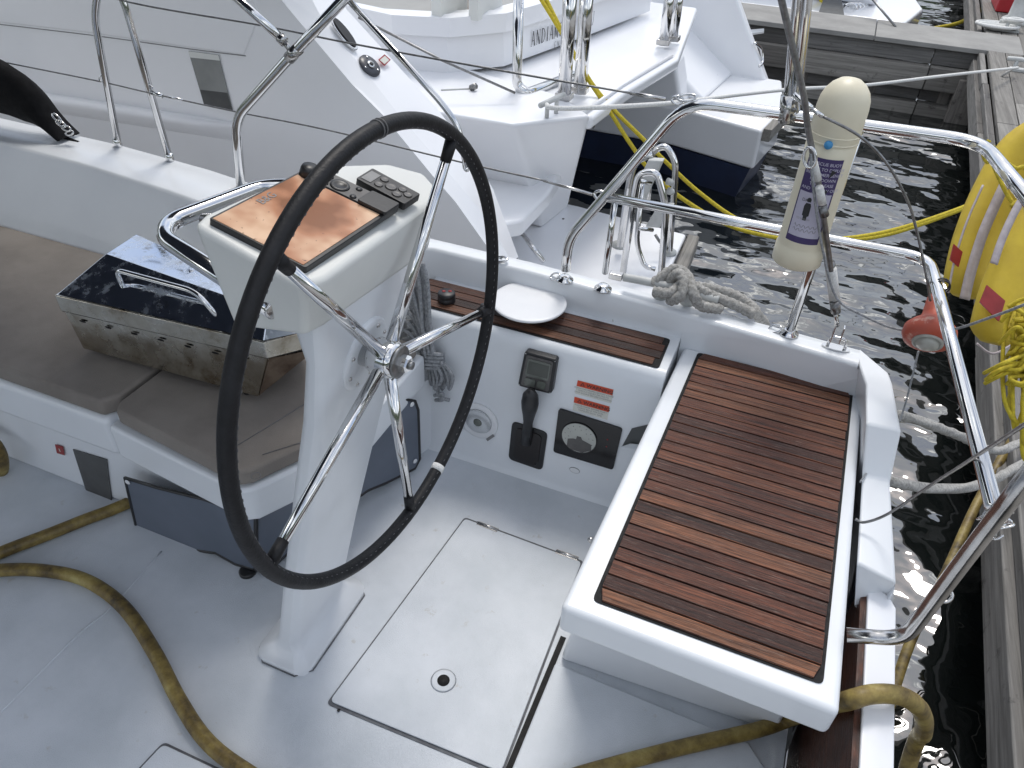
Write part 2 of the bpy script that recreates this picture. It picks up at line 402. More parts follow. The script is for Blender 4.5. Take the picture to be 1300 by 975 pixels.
for a_, b_ in (((606, 663), (632, 673)), ((706, 699), (734, 709))):
    a1 = at(*a_, .009); b1 = at(*b_, .009); h = MB()
    h.tube([a1, b1], .0035, 8, False)
    dn = (b1 - a1).normalized(); sd = V((-dn.y, dn.x, 0))
    h.obox((a1 + b1) / 2 + V((0, 0, -.003)), (b1 - a1) / 2, sd * .008, V((0, 0, .0015)))
    obj('hinge', h, 'chrome_worn', gr)
d = MB(); d.lathe(at(430, 902, .002), (0, 0, 1), [(.004, 0), (.004, .002)], 10); obj('drain_hole', d, 'blackgloss', gr)
# dark joint and step panel beside it
g = MB(); g.slab([V((-.262, 1.14, .001)), V((-.247, 1.14, .001)), V((-.247, -.5, .001)), V((-.262, -.5, .001))], (0, 0, .0018)); obj('floor_joint', g, 'caulk', yacht)
m = MB(); pq = [V((-.247, -.3, 0)), V((.29, -.3, 0)), V((.285, 1.0, 0)), V((.24, 1.045, 0)), V((-.247, 1.055, 0))]
m.slab(pq, (0, 0, .014)); obj('step_panel', m, 'gel_grip', yacht, bev=.006)
# second hatch bottom left
hq2 = [at(208, 942, 0), at(330, 1000, 0), at(200, 1150, 0), at(60, 1100, 0)]
g = MB(); g.slab(rounded_quad(hq2, .05), (0, 0, .002)); gr2 = obj('floor_hatch', g, 'groove', yacht)
m = MB(); m.slab([q + V((0, 0, .0025)) for q in rounded_quad(inset(hq2, .008), .05)], (0, 0, .0045)); obj('hatch_lid', m, 'gel_grip', gr2, bev=.002, seg=2)
# --- outboard cockpit wall and side bench with coaming: one moulded run in section
def wall_y(z): return 1.645 + .048 * z
WN = V((0, -1, .048)).normalized(); WU = V((0, .048, 1)).normalized(); WX = V((1, 0, 0))
def onwall(px, py, lift=0.0):
    return atp(px, py, V((0, 1.645, 0)) + WN * lift, WN)
def yi(x):   # inner top edge of the coaming
    return 1.885 if x > -1.0 else 1.885 + (x + 1.0) * .28 if x > -1.55 else 1.72 + (-1.55 - x) * .05
rows = []
for x in (-.985, -.9, -.5, -.195):
    rows.append([(x, 1.62, -.01), (x, 1.637, .004), (x, 1.646, .022), (x, wall_y(.47), .47), (x, wall_y(.5) + .002, .503), (x, wall_y(.52) + .012, .517), (x, 1.70, ZB), (x, 1.885, ZB)])
w = MB(); w.strip(rows, True); obj('side_wall', w, 'gel', yacht)
# wall of the bench end, facing the helm seat
e = MB(); e.slab([(-.195, 1.646, 0), (-.195, 1.90, 0), (-.195, 1.90, ZB - .004), (-.195, 1.69, ZB - .004)], (-.02, 0, 0)); obj('bench_end_wall', e, 'gel', yacht, bev=.006)
# coaming (gunwale) run
def zc(x): return ZC if x > -1.2 else ZC + min(.08, (-1.2 - x) * .09)
rows = []
for x in (-6, -4, -3, -2.3, -1.9, -1.7, -1.5, -1.2, -1.0, -.7, -.3, 0, .27):
    z = zc(x); zb = ZB if x > -1.25 else .44
    ybot = 1.865 if x > -1.0 else 1.865 + (x + 1.0) * .45 if x > -1.6 else 1.595
    yin = 1.885 - max(0, x + .5) * .085 if x > -1.0 else 1.885 + (x + 1.0) * .27 if x > -1.55 else 1.735 + (-1.55 - x) * .03
    yo = 1.945 if x < -.6 else 1.945 - (x + .6) * .06
    rows.append([V((x, ybot, zb - .01)), V((x, ybot + .004, zb + .01)), V((x, yin - .005, z - .012)), V((x, yin, z - .003)), V((x, yin + .008, z)), V((x, yo - .008, z)), V((x, yo, z - .008)), V((x, yo + .02, z - .12)), V((x, 2.0, .45))])
w = MB(); w.strip(rows, True); obj('coaming', w, 'gel', yacht, label='white coaming running aft along the side deck')
# stern quarter: facets stepping down to the transom
A1, A2, A3, A4 = at(1078, 438, ZC), at(1131, 482, ZC), at(1145, 546, ZC), at(1099, 536, ZC)
A0 = V((.27, 1.8196, ZC)); AI = at(1099, 487, ZC); A0b = V((.27, 1.905, ZC)); A00 = V((.305, 1.87, ZC))
B3, B4 = at(1131, 611, .50), at(1094, 604, .50)
C3, C4 = at(1139, 741, .48), at(1087, 713, .48)
D3, D4 = at(1136, 762, .40), at(1083, 768, .40)
q = MB()
vs = [A0, V((.27, 1.896, ZC)), at(1129, 473, ZC), at(1134, 487, ZC), A3, A4, AI + V((.001, -.03, 0)), AI, B3, B4, C3, C4, D3, D4]
q.add(vs, [[0, 1, 2, 3, 4, 5, 6, 7], [5, 4, 8, 9], [9, 8, 10, 11], [11, 10, 12, 13]])
# outboard skirt
out = [vs[1], vs[2], vs[3], vs[4], vs[8], vs[10], vs[12]]
low = [V((p_.x + .004, p_.y, -.2)) for p_ in out]
for i in range(len(out) - 1): q.poly([out[i], out[i + 1], low[i + 1], low[i]])
inn = [vs[0], vs[7], vs[6], vs[5], vs[9], vs[11], vs[13]]
low = [V((max(p_.x + .05, .322), p_.y + .012, .36)) for p_ in inn]
for i in range(len(inn) - 1): q.poly([inn[i], inn[i + 1], low[i + 1], low[i]])
bm_ = obj('stern_quarter', q, 'gel', yacht)
# weld + bevel
def weld(o, bev_, seg_=3, ang=20):
    bm = bmesh.new(); bm.from_mesh(o.data); bmesh.ops.remove_doubles(bm, verts=bm.verts, dist=.0008); bmesh.ops.recalc_face_normals(bm, faces=bm.faces); bm.to_mesh(o.data); bm.free()
    b = o.modifiers.new('bevel', 'BEVEL'); b.width = bev_; b.segments = seg_; b.limit_method = 'ANGLE'; b.angle_limit = math.radians(ang); b.harden_normals = True
    o.data.polygons.foreach_set('use_smooth', [True] * len(o.data.polygons))
weld(bm_, .008)
# wall round the outboard side of the seat (below the coaming)
w = MB(); w.slab([(-.193, 1.868, .2), (.318, 1.866, .2), (.318, 1.816, .592), (-.193, 1.861, .592)], (0, .02, 0)); obj('seat_surround', w, 'gel', yacht)

# --- teak on the side bench
tk = MB(); y0, y1 = 1.697, 1.842; xl, xr = -1.0, -.222
under = MB(); under.slab(rounded_quad([V((xl, y0 - .003, ZB + .0005)), V((xr + .004, y0 - .003, ZB + .0005)), V((xr + .002, y1 + .003, ZB + .0005)), V((xl, y1 + .003, ZB + .0005))], .08), (0, 0, .003))
ben = obj('bench_teak', under, 'caulk', yacht, label='narrow strip of dark teak planks on the side bench')
n = 4; wdt = (y1 - y0) / n
for i in range(n):
    a = y0 + i * wdt + .0018; b = y0 + (i + 1) * wdt - .0018
    e0 = xr - .004 - (.012 if i in (0, n - 1) else 0)
    tk.slab([(xl + .01, a, ZB + .003), (e0, a, ZB + .003), (e0, b, ZB + .003), (xl + .01, b, ZB + .003)], (0, 0, .004))
obj('planks', tk, 'teak_b', ben, bev=.001, seg=1)
# round white cover plate
d = MB(); zpl = ZB + .045; c = at(672, 382, zpl); r = (at(720, 384, zpl) - at(625, 380, zpl)).length / 2
d.lathe(c - V((0, 0, .012)), (0, 0, 1), [(.03, -.034), (.03, .003), (r * .97, .004), (r, .007), (r, .011), (r * .985, .0128), (r * .9, .013)], 56)
obj('round_cover_plate', d, 'white', yacht)
# knobs on the bench
for px, py, s_ in ((567, 380, 1), ):
    c = at(px, py, ZB + .012); d = MB()
    d.lathe(c + V((0, 0, -.006)), (0, 0, 1), [(.0255, 0), (.027, .003), (.027, .013), (.025, .016), (.025, .018), (.027, .020), (.026, .029), (.023, .032), (.001, .032)], 36)
    k = obj('deck_plug', d, 'black', yacht)
    for dx in (-.009, .008):
        h = MB(); h.lathe(c + V((dx, .004 + dx * .5, .0262)), (0, 0, 1), [(.0055, 0), (.0055, .001)], 14); obj('plug_hole', h, 'red_patch', k)
c = at(614, 397, ZB + .007); d = MB(); d.lathe(c, (0, 0, 1), [(.024, 0), (.022, .008), (.012, .02), (.010, .028), (.001, .03)], 28); obj('deck_eye', d, 'black', yacht)
# --- instruments on the outboard wall
def wquad(pts, lift=0.0): return [onwall(*p_, lift) for p_ in pts]
dq = wquad([(666, 446), (707, 457), (700, 501), (657, 490)], .024)
d = MB(); d.slab([q_ - WN * .024 for q_ in rounded_quad(dq, .1)], WN * .024)
dd = obj('depth_display', d, 'black', yacht, bev=.004)
def sub(q4, u0, u1, v0, v1, lift):
    a, b, c_, d_ = [V(t) for t in q4]
    def bl(u, v): return (a * (1 - u) + b * u) * (1 - v) + (d_ * (1 - u) + c_ * u) * v + WN * lift
    return [bl(u0, v0), bl(u1, v0), bl(u1, v1), bl(u0, v1)]
d = MB(); d.slab(rounded_quad(sub(dq, .09, .91, .07, .93, .0005), .08), WN * .002); obj('display_rim', d, 'btn', dd)
d = MB(); d.slab(rounded_quad(sub(dq, .16, .86, .14, .62, .003), .08), WN * .002); obj('screen', d, 'screen', dd)
d = MB(); d.slab(rounded_quad(sub(dq, .20, .82, .20, .55, .0052), .05), WN * .0006); obj('display_glass', d, surf('display_window', (.075, .08, .07), (.06, .065, .055), .1, 10, bs=0), dd)
for u0, u1 in ((.18, .50), (.55, .80)):
    d = MB(); d.slab(rounded_quad(sub(dq, u0, u1, .68, .88, .003), .3), WN * .003); obj('button', d, 'screen', dd)
for u, v_ in ((.05, .05), (.95, .05), (.95, .95), (.05, .95)):
    s_ = sub(dq, u - .01, u + .01, v_ - .01, v_ + .01, .0006); c = sum(s_, V()) / 4; d = MB(); d.lathe(c, WN, [(.0022, 0), (.0018, .001)], 10); obj('screw', d, 'chrome_worn', dd)
# gear lever
lq = wquad([(650, 535), (695, 550), (688, 598), (645, 583)], .006)
d = MB(); d.slab([q_ - WN * .006 for q_ in rounded_quad(lq, .16)], WN * .006); lev = obj('gear_lever', d, 'black', yacht, bev=.002)
d = MB(); d.slab(rounded_quad(sub(lq, .14, .86, .1, .9, .0004), .2), WN * .002); obj('lever_boot', d, surf('lever_boot_plastic', (.016, .010, .010), (.010, .008, .008), .3, 8, bs=.1), lev)
b0 = onwall(668, 562, .008); b1 = atp(673, 509, V((0, 1.645, 0)) + WN * .055, WN)
d = MB(); ax = (b1 - b0)
d.lathe(b0, ax, [(.017, 0), (.0165, ax.length * .3), (.0145, ax.length * .5), (.019, ax.length * .68), (.0245, ax.length * .84), (.0265, ax.length * .97), (.0235, ax.length * 1.12), (.014, ax.length * 1.21), (.001, ax.length * 1.24)], 28, sy=.85, ref=(1, 0, 0))
obj('lever_handle', d, 'black', lev)
# engine panel
gq = wquad([(709, 519), (790, 545), (778, 597), (702, 574)], .008)
d = MB(); d.slab([q_ - WN * .008 for q_ in rounded_quad(gq, .06)], WN * .008); gp = obj('engine_panel', d, 'blackgloss', yacht, bev=.0015, label='black engine panel with round rev counter')
c = onwall(735, 556, .0095); r = (onwall(757, 562, .0095) - onwall(713, 550, .0095)).length / 2
d = MB(); d.slab(disc(c, WX, WU, r, r * .98, 36), WN * .001); ga = obj('gauge', d, 'dial_face', gp)
d = MB(); d.torus(c + WN * .001, WN, r, .0012, 40, 8); obj('gauge_ring', d, 'black', gp)
d = MB()
cc = c + WN * .0016
d.poly([cc + WX * (r * a_) + WU * (r * b_) for a_, b_ in ((-.62, -.75), (-.62, -.25), (-.3, -.12), (-.15, -.12), (-.12, .12), (.12, .12), (.2, -.05), (.75, -.2), (.78, -.6), (.3, -.93), (-.3, -.93))]); obj('gauge_centre', d, 'btn', gp)
d = MB()
for k in range(9):
    a_ = math.radians(200 - k * 27); p_ = cc + WX * math.cos(a_) * r * .8 + WU * math.sin(a_) * r * .8
    t_ = (WX * math.cos(a_) + WU * math.sin(a_)); s_ = t_.cross(WN)
    d.poly([p_ - t_ * .0018 - s_ * .0008, p_ + t_ * .0018 - s_ * .0008, p_ + t_ * .0018 + s_ * .0008, p_ - t_ * .0018 + s_ * .0008])
obj('gauge_ticks', d, 'ink', gp)
for k in range(6):
    a_ = math.radians(185 - k * 34); p_ = cc + WX * math.cos(a_) * r * .58 + WU * (math.sin(a_) * r * .58 - .002)
    t_ = text_mb(str(k), p_, WX, WU, .0065, .0002, 'CENTER'); obj('gauge_number', t_, 'ink', gp)
for i, (px, py) in enumerate(((771, 558), (770, 567))):
    c2 = onwall(px, py, .0086); d = MB(); d.lathe(c2, WN, [(.0022, 0), (.0022, .0006)], 12); obj('pilot_lamp', d, 'red_patch', gp)
# warning labels
for qd, body in (([(733.5, 482.5), (779, 494.5), (776, 512), (730, 499.5)], ('ROTATING PROPELLER MAY CAUSE', 'SERIOUS INJURY OR DEATH', 'STOP ENGINE BEFORE SWIMMING')), ([(729.5, 503.5), (774, 516), (771, 533), (727, 520.5)], ('RUN BLOWER BEFORE START', 'CHECK BILGE FOR FUEL', 'VAPOURS EACH TIME'))):
    wq = wquad(qd, .001)
    d = MB(); d.slab([q_ - WN * .0007 for q_ in wq], WN * .0014); wl = obj('warning_label', d, 'label_white', yacht)
    d = MB(); d.slab(sub(wq, .0, 1, .0, .42, .0006), WN * .0004); obj('label_header', d, 'red_label', wl)
    ux = (wq[1] - wq[0]).normalized(); uy = (wq[0] - wq[3]).normalized(); wd = (wq[1] - wq[0]).length; ht = (wq[0] - wq[3]).length
    obj('warning_text', text_mb('WARNING', wq[0] + ux * wd * .27 - uy * ht * .33, ux, uy, ht * .335, .0014, weight=.02), 'ink', wl)
    o_ = wq[0] + ux * wd * .16 - uy * ht * .2 + WN * .0014
    d = MB(); d.poly([o_ + uy * ht * .13, o_ - uy * ht * .12 - ux * ht * .15, o_ - uy * ht * .12 + ux * ht * .15]); obj('warning_triangle', d, 'ink', wl)
    d = MB(); d.poly([o_ + WN * .0003 + uy * ht * .06, o_ + WN * .0003 - uy * ht * .08 - ux * ht * .075, o_ + WN * .0003 - uy * ht * .08 + ux * ht * .075]); obj('triangle_inner', d, 'red_label', wl)
    for k, t_ in enumerate(body):
        obj('small_print', text_mb(t_, (wq[0] + wq[1]) / 2 - uy * ht * (.57 + .16 * k), ux, uy, ht * .15, .0011, 'CENTER'), 'greyink', wl)
# loudspeaker
c = onwall(608, 534, .002)
d = MB(); d.lathe(c - WN * .002, WN, [(.066, 0), (.066, .005), (.063, .0065), (.047, .0055)], 48); sp = obj('loudspeaker', d, 'white', yacht)
def m_mesh():
    m_, nt, b = newmat('speaker_mesh'); vor = N(nt, 'ShaderNodeTexVoronoi'); vor.inputs['Scale'].default_value = 330; vor.inputs['Randomness'].default_value = .1
    nt.links.new(coords(nt), vor.inputs['Vector'])
    cc_ = ramp(nt, vor.outputs['Distance'], [(.25, (.05, .055, .06)), (.42, (.58, .60, .62))]); nt.links.new(cc_, b.inputs['Base Color']); b.inputs['Roughness'].default_value = .5; return m_
d = MB(); d.lathe(c + WN * .0045, WN, [(.046, 0), (.043, .004), (.016, .006)], 40); obj('speaker_grille', d, m_mesh(), sp)
d = MB(); d.lathe(c + WN * .0105, WN, [(.0145, 0), (.013, .003), (.005, .005)], 28); obj('speaker_dome', d, 'screen', sp)
lb = wquad([(617, 557), (626, 551), (628, 554), (619, 560)], .0068); d = MB(); d.slab(lb, WN * .001); obj('speaker_badge', d, 'greyink', sp)
# oval badge
c = onwall(729.5, 597, .001); d = MB(); d.tube(disc(c, WX, WU, .016, .010, 26), .0012, 6, False, True); ob = obj('oval_badge', d, 'greyink', yacht)
d = MB(); d.slab(disc(c, WX, WU, .0155, .0095, 26), WN * .0012); obj('badge_face', d, 'white', ob)
# moulded pocket by the seat, a flat dark patch for its hollow
pk = wquad([(790, 566), (802, 544), (823, 539), (830, 566)], .002); d = MB(); d.slab([q_ - WN * .001 for q_ in pk], WN * .002); po = obj('moulded_pocket', d, 'painted_dark', yacht)
d = MB(); d.slab([onwall(788, 567, .003), onwall(800, 563, .012), onwall(828, 566, .012), onwall(828, 572, .003), onwall(790, 570, .003)], WN * .003); obj('pocket_lip', d, 'gel', po)
# small latch on the seat base edge
d = MB(); c = atx(752, 686, -.24); d.lathe(c, (-1, 0, 0), [(.009, 0), (.007, .008), (.003, .012)], 16); obj('turn_latch', d, 'chrome_worn', yacht)
# small label on the seat underwall
# --- helm seat
xl_n, xl_f = -.208, -.183
seat = MB()
so = [V((-.210, .876, ZS)), V((.314, .868, ZS)), V((.314, 1.862, ZS)), V((-.180, 1.862, ZS))]
ti = [at(750, 764, ZS), at(1046, 873, ZS), at(1083, 498, ZS), at(884, 447, ZS)]
ti = [V((-.157, .914, ZS)), V((.281, .912, ZS)), V((.287, 1.845, ZS)), V((-.137, 1.845, ZS))]
seat.slab([p_ + V((0, 0, -.082)) for p_ in so], (0, 0, .082))
st = obj('helm_seat', seat, 'gel', yacht, bev=.014, seg=4, label='white moulded helm seat topped with reddish teak slats')
u = MB(); u.slab([p_ + V((0, 0, .0004)) for p_ in rounded_quad(ti, .03)], (0, 0, .0025)); obj('seat_caulking', u, 'caulk', st)
tk = MB(); ns = 25; rnd = random.Random(3)
def lerp(a, b, t): return a + (b - a) * t
edges = [0]
for i in range(ns): edges.append(edges[-1] + 1 + (.16 if i % 4 == 2 else 0))
edges = [e_ / edges[-1] for e_ in edges]
for i in range(ns):
    t0 = edges[i] + .0019; t1 = edges[i + 1] - .0019
    if i == 0: t0 += .003
    if i == ns - 1: t1 -= .003
    l0, l1 = lerp(ti[0], ti[3], t0), lerp(ti[0], ti[3], t1); r0, r1 = lerp(ti[1], ti[2], t0), lerp(ti[1], ti[2], t1)
    cr = .010 if i in (0, ns - 1) else 0
    j = rnd.uniform(-.0012, .0012)
    tk.slab([l0 + V((.008 + (cr if i == 0 else 0), 0, .003)), r0 + V((-.007 + j - (cr if i == 0 else 0), 0, .003)), r1 + V((-.007 + j - (cr if i else 0), 0, .003)), l1 + V((.008 + (cr if i == ns - 1 else 0), 0, .003))], (0, 0, .0045 + rnd.uniform(-.0005, .0005)))
obj('teak_slats', tk, 'teak_x', st, bev=.0012, seg=1)
b_ = MB(); zt_ = ZS - .084
b_.add([V((-.24, 1.075, 0)), V((.30, 1.10, 0)), V((.30, 1.85, 0)), V((-.235, 1.85, 0)), V((-.188, 1.05, zt_)), V((.29, 1.07, zt_)), V((.29, 1.85, zt_)), V((-.170, 1.85, zt_))], [[0, 1, 2, 3], [4, 5, 6, 7], [0, 1, 5, 4], [1, 2, 6, 5], [2, 3, 7, 6], [3, 0, 4, 7]]); obj('seat_base', b_, 'gel', yacht, bev=.012)
# --- swim platform folded up behind the transom
top = [at(1100, 743, .42), at(1112, 745, .42), at(1128, 756, .42), at(1138, 772, .42)]
xa, xb = top[0].x + .004, top[-1].x
pf = MB(); pf.slab([V((xa, -1.15, .42)), V((xb, -1.15, .42)), V((xb, top[-1].y, .42)), V((xb - .015, top[2].y, .42)), V((top[1].x, top[1].y, .42)), V((xa, top[0].y + .005, .42))], (0, 0, -.62))
sw = obj('swim_platform', pf, 'gel_cat', yacht, bev=.004)
pt = MB(); pt.slab([V((xa - .001, -1.14, .414)), V((xa - .001, top[0].y - .0, .414)), V((xa - .001, top[0].y - .0, -.15)), V((xa - .001, -1.14, -.15))], (-.012, 0, 0)); obj('platform_teak', pt, 'teak_y', sw)
dk = MB(); dk.slab([V((.326, -1.2, -.02)), V((.332, -1.2, -.02)), V((.332, 1.085, -.02)), V((.326, 1.085, -.02))], (0, 0, -.5)); obj('transom_edge', dk, 'groove', yacht)
# --- cockpit bench on the left
bx_ = MB(); YB = 1.0
bx_.slab([(-3.9, YB + .03, 0), (-1.13, YB + .03, 0), (-1.13, 1.6, 0), (-3.9, 1.6, 0)], (0, 0, .40))
bch = obj('cockpit_bench', bx_, 'gel', yacht, bev=.015)
# moulded seat base fronts above: two sections with a notch between
s0 = MB(); s0.slab([V((-3.9, .985, .27)), V((-1.515, .995, .27)), V((-1.515, 1.6, .27)), V((-3.9, 1.6, .27))], (0, 0, .135)); obj('seat_moulding', s0, 'gel', bch, bev=.02)
P1 = at(311, 620, .40); P2 = at(388, 585, .40)
s1 = MB(); s1.slab([V((-1.50, .985, .29)), V((P1.x - .01, .935, .29)), V((P1.x + .02, .955, .29)), V((-.90, 1.18, .29)), V((-.90, 1.62, .29)), V((-1.50, 1.62, .29))], (0, 0, .112)); obj('seat_moulding', s1, 'gel', bch, bev=.012)
cu = MB(); cu.slab([V((-3.9, 1.0, .405)), V((-1.53, 1.005, .405)), V((-1.50, 1.05, .405)), V((-1.50, 1.60, .405)), V((-3.9, 1.6, .405))], (0, 0, .055)); obj('cushion', cu, 'cushion', bch, bev=.012)
cu = MB(); cu.slab([V((-1.47, 1.00, .405)), V((P1.x - .01, .945, .405)), V((P1.x + .015, .965, .405)), V((-.915, 1.18, .405)), V((-.915, 1.60, .405)), V((-1.49, 1.60, .405)), V((-1.49, 1.03, .405))], (0, 0, .05)); obj('cushion', cu, 'cushion', bch, bev=.012)
cr = MB(); cr.tube([V((P1.x + .01, 1.02, .4565)), V((-.95, 1.12, .4565))], .0012, 6, False)
cr.tube([at(290, 572, .456), at(330, 548, .456), at(388, 512, .456)], .0012, 6, False); obj('cushion_seam', cr, 'stitch', bch)
c = at(325, 604, .456); d = MB(); d.tube(disc(c, V((1, 0, 0)), V((0, 1, 0)), .011, .011, 20), .0007, 5, False, True); obj('drain_ring', d, 'stitch', bch)
# locker opening (its shade a flat dark panel) and red tab on the bench front
YF = YB + .028
oq = [aty(90, 570, YF), aty(136, 583, YF), aty(145, 672, YF), aty(132, 662, YF), aty(115, 640, YF)]
d = MB(); d.slab([aty(93, 570, YF), aty(136, 583, YF), aty(144, 648, YF), aty(116, 642, YF)], (0, -.002, 0)); obj('locker_opening_shade', d, 'painted_dark', bch)
rq = [aty(70, 564, YF - .002), aty(80, 567, YF - .002), aty(82.5, 578, YF - .002), aty(72.5, 575, YF - .002)]
d = MB(); d.slab(rq, (0, -.001, 0)); tb = obj('red_tab', d, 'red_patch', bch)
d = MB(); c = sum(rq, V()) / 4 + V((0, -.0016, 0)); d.slab([c + V((-.002, 0, -.006)), c + V((.002, 0, -.006)), c + V((.002, 0, .006)), c + V((-.002, 0, .006))], (0, -.0004, 0)); obj('tab_mark', d, 'label_white', tb)
# dark blue-grey cover panel with black binding and snaps
def panel(pts, n, thick=.004):
    pts = [V(p_) for p_ in pts]
    m1 = MB(); m1.slab(pts, n * thick); o1 = obj('cover_panel', m1, 'panelgrey', bch)
    m2 = MB(); m2.tube([p_ + n * thick * .6 for p_ in pts], .0055, 8, False, True); obj('panel_binding', m2, 'black', o1); return o1
YP = .985
f1 = [(160, 606), (200, 618), (260, 633), (325, 655), (325, 722), (300, 715), (275, 701), (240, 696), (188, 699), (180, 693)]
o1 = panel([aty(*p_, YP) for p_ in f1], V((0, -1, 0)))
for px, py in ((162, 612), (191, 694)):
    d = MB(); d.lathe(aty(px, py, YP - .007), (0, -1, 0), [(.0085, 0), (.0075, .002), (.003, .0025)], 18); obj('snap', d, 'white', o1)
XP = lambda y: -1.08 + (y - .985) * .34
pn = V((1, -.34, 0)).normalized()
def onpan(px, py): return atp(px, py, V((-1.08, .985, 0)), pn)
f2 = [(325, 655), (400, 600), (470, 545), (512, 506), (526, 509), (530, 520), (532, 582), (526, 594), (490, 612), (466, 622), (400, 668), (350, 715), (325, 722)]
o2 = panel([onpan(*p_) for p_ in f2], pn)
for px, py in ((521, 512), (525, 584)):
    d = MB(); d.lathe(onpan(px, py) + pn * .007, pn, [(.0085, 0), (.0075, .002), (.003, .0025)], 18); obj('snap', d, 'white', o2)
c = aty(313, 720, .975); d = MB(); d.lathe(V((c.x, c.y, .0)), (0, 0, 1), [(.024, 0), (.024, .008), (.02, .011)], 20); obj('panel_foot', d, 'black', o1)
# block the space behind the end panel
bb = MB(); bb.slab([V((-1.13, 1.03, 0)), V((-1.12, 1.03, 0)), V((-.90, 1.66, 0)), V((-1.13, 1.66, 0))], (0, 0, .29)); obj('bench_end', bb, 'gel', bch)

# --- helm pedestal
def lerpv(a, b, t): return V(a) * (1 - t) + V(b) * t
secs = []
#  z, x aft face, x fwd face, y near, y far
for z, xa_, xf_, yn, yf, dn_, df_ in ((0, -.800, -.955, .765, 1.07, 0, 0), (.018, -.802, -.953, .767, 1.068, 0, 0), (.033, -.835, -.925, .797, 1.042, .0, .0), (.06, -.848, -.905, .805, 1.035, .01, -.02), (.35, -.780, -.833, .80, 1.045, .012, -.05), (.68, -.697, -.748, .797, 1.06, .012, -.06), (.86, -.652, -.701, .797, 1.08, .012, -.07), (1.0, -.628, -.672, .795, 1.10, .0, -.08), (1.12, -.622, -.70, .80, 1.11, 0, -.06)):
    c_ = .018 if z > .03 else .03
    # near side narrow, forward face running away obliquely
    fn, ff = xf_, xf_ + df_
    secs.append([V((xa_ - c_, yn, z)), V((xa_ - c_ * .3, yn + c_ * .3, z)), V((xa_, yn + c_, z)), V((xa_, yf - c_, z)), V((xa_ - c_ * .3, yf - c_ * .3, z)), V((xa_ - c_, yf, z)), V((ff + c_, yf, z)), V((ff + c_ * .3, yf - c_ * .3, z)), V((ff, yf - c_, z)), V((fn, yn + c_, z)), V((fn + c_ * .3, yn + c_ * .3, z)), V((fn + c_, yn, z)), V((xa_ - c_, yn, z))])
pd = MB(); pd.strip(secs, True); ped = obj('helm_pedestal', pd, 'gel', yacht, label='slim white pedestal flaring to a foot on the cockpit floor')
pb = MB(); pb.tube([V((x_, y_, .002)) for x_, y_ in ((-.925, .763), (-.83, .763), (-.797, .795), (-.797, 1.04), (-.83, 1.072), (-.925, 1.072), (-.957, 1.04), (-.957, .795))], .0018, 6, False, True); obj('foot_seal', pb, 'groove', ped)
hub = V((-.573, .913, .959)); hn = V((1, -.04, .017)).normalized(); aft = V((1, 0, -.2)).normalized()
fx = V((-.6415, .925, .945)); d = MB(); d.lathe(fx, aft, [(.072, -.01), (.072, .006), (.069, .009), (.06, .010), (.03, .010)], 48); fl = obj('wheel_flange', d, 'gel', ped)
uu = aft.orthogonal().normalized(); ww = aft.cross(uu)
for k in range(8):
    a_ = k * math.pi / 4 + .3; c = fx + aft * .009 + (uu * math.cos(a_) + ww * math.sin(a_)) * .058
    d = MB(); d.lathe(c, aft, [(.0045, 0), (.0045, .002), (.003, .004)], 12); obj('flange_bolt', d, 'chrome_worn', fl)
for i in range(7):   # small dark pits and screws on the pedestal foot
    pass
# --- instrument pod
PP0, PN = V((-.64, .79, 1.185)), V((.28, 0, 1)).normalized()
def pod(px, py, lift=0.0): return atp(px, py, PP0 + PN * lift, PN)
PU = V((1, 0, -.28)).normalized(); PY = V((0, 1, 0))
def zt(x): return 1.185 + .28 * (-.64 - x)
topo = [(-.805, .765), (-.618, .757), (-.603, .80), (-.598, 1.14), (-.612, 1.18), (-.66, 1.215), (-.72, 1.18), (-.785, 1.05), (-.812, .80)]
T = [V((x_, y_, zt(x_) - max(0, y_ - 1.06) * .12)) for x_, y_ in topo]
Mi = [V((x_ + (-.70 - x_) * .02, y_ + (.96 - y_) * .02, zt(x_) - .035)) for x_, y_ in topo]
Lo = []
for (x_, y_), p_ in zip(topo, T):
    Lo.append(V((x_ + (-.70 - x_) * .22, y_ + (.97 - y_) * .06, 1.078 - (.03 if x_ < -.7 else 0) - max(0, y_ - 1.0) * .22)))
pm = MB(); n_ = len(T)
pm.add(T + Mi + Lo, [list(range(n_))] + [[i, (i + 1) % n_, n_ + (i + 1) % n_, n_ + i] for i in range(n_)] + [[n_ + i, n_ + (i + 1) % n_, 2 * n_ + (i + 1) % n_, 2 * n_ + i] for i in range(n_)] + [[2 * n_ + i for i in range(n_)][::-1]])
podo = obj('instrument_pod', pm, 'pod', yacht, bev=.012, seg=4, label='off-white wedge-shaped instrument pod above the pedestal')
def pq_(pts, lift): return [pod(*p_, lift) for p_ in pts]
# chart plotter
cpq = [V((x_, y_, zt(x_))) for x_, y_ in ((-.795, .781), (-.790, 1.105), (-.600, 1.105), (-.628, .781))]
cpq = [V((-.790, .782, 0)), V((-.776, 1.028, 0)), V((-.616, 1.036, 0)), V((-.630, .785, 0))]
for p_ in cpq: p_.z = zt(p_.x)
def psub(u0, u1, v0, v1, lift):   # u along y, v along x (fwd->aft)
    a, b, c_, d_ = cpq
    def bl(u, v): return (a * (1 - u) + b * u) * (1 - v) + (d_ * (1 - u) + c_ * u) * v + PN * lift
    return [bl(u0, v0), bl(u1, v0), bl(u1, v1), bl(u0, v1)]
d = MB(); d.slab(rounded_quad(psub(0, 1, 0, 1, -.002), .03), PN * .013); cp = obj('chart_plotter', d, 'black', podo, bev=.002, seg=2)
d = MB(); d.slab(psub(.012, .80, .03, .96, .0112), PN * .0008); obj('plotter_screen', d, 'copper', cp)
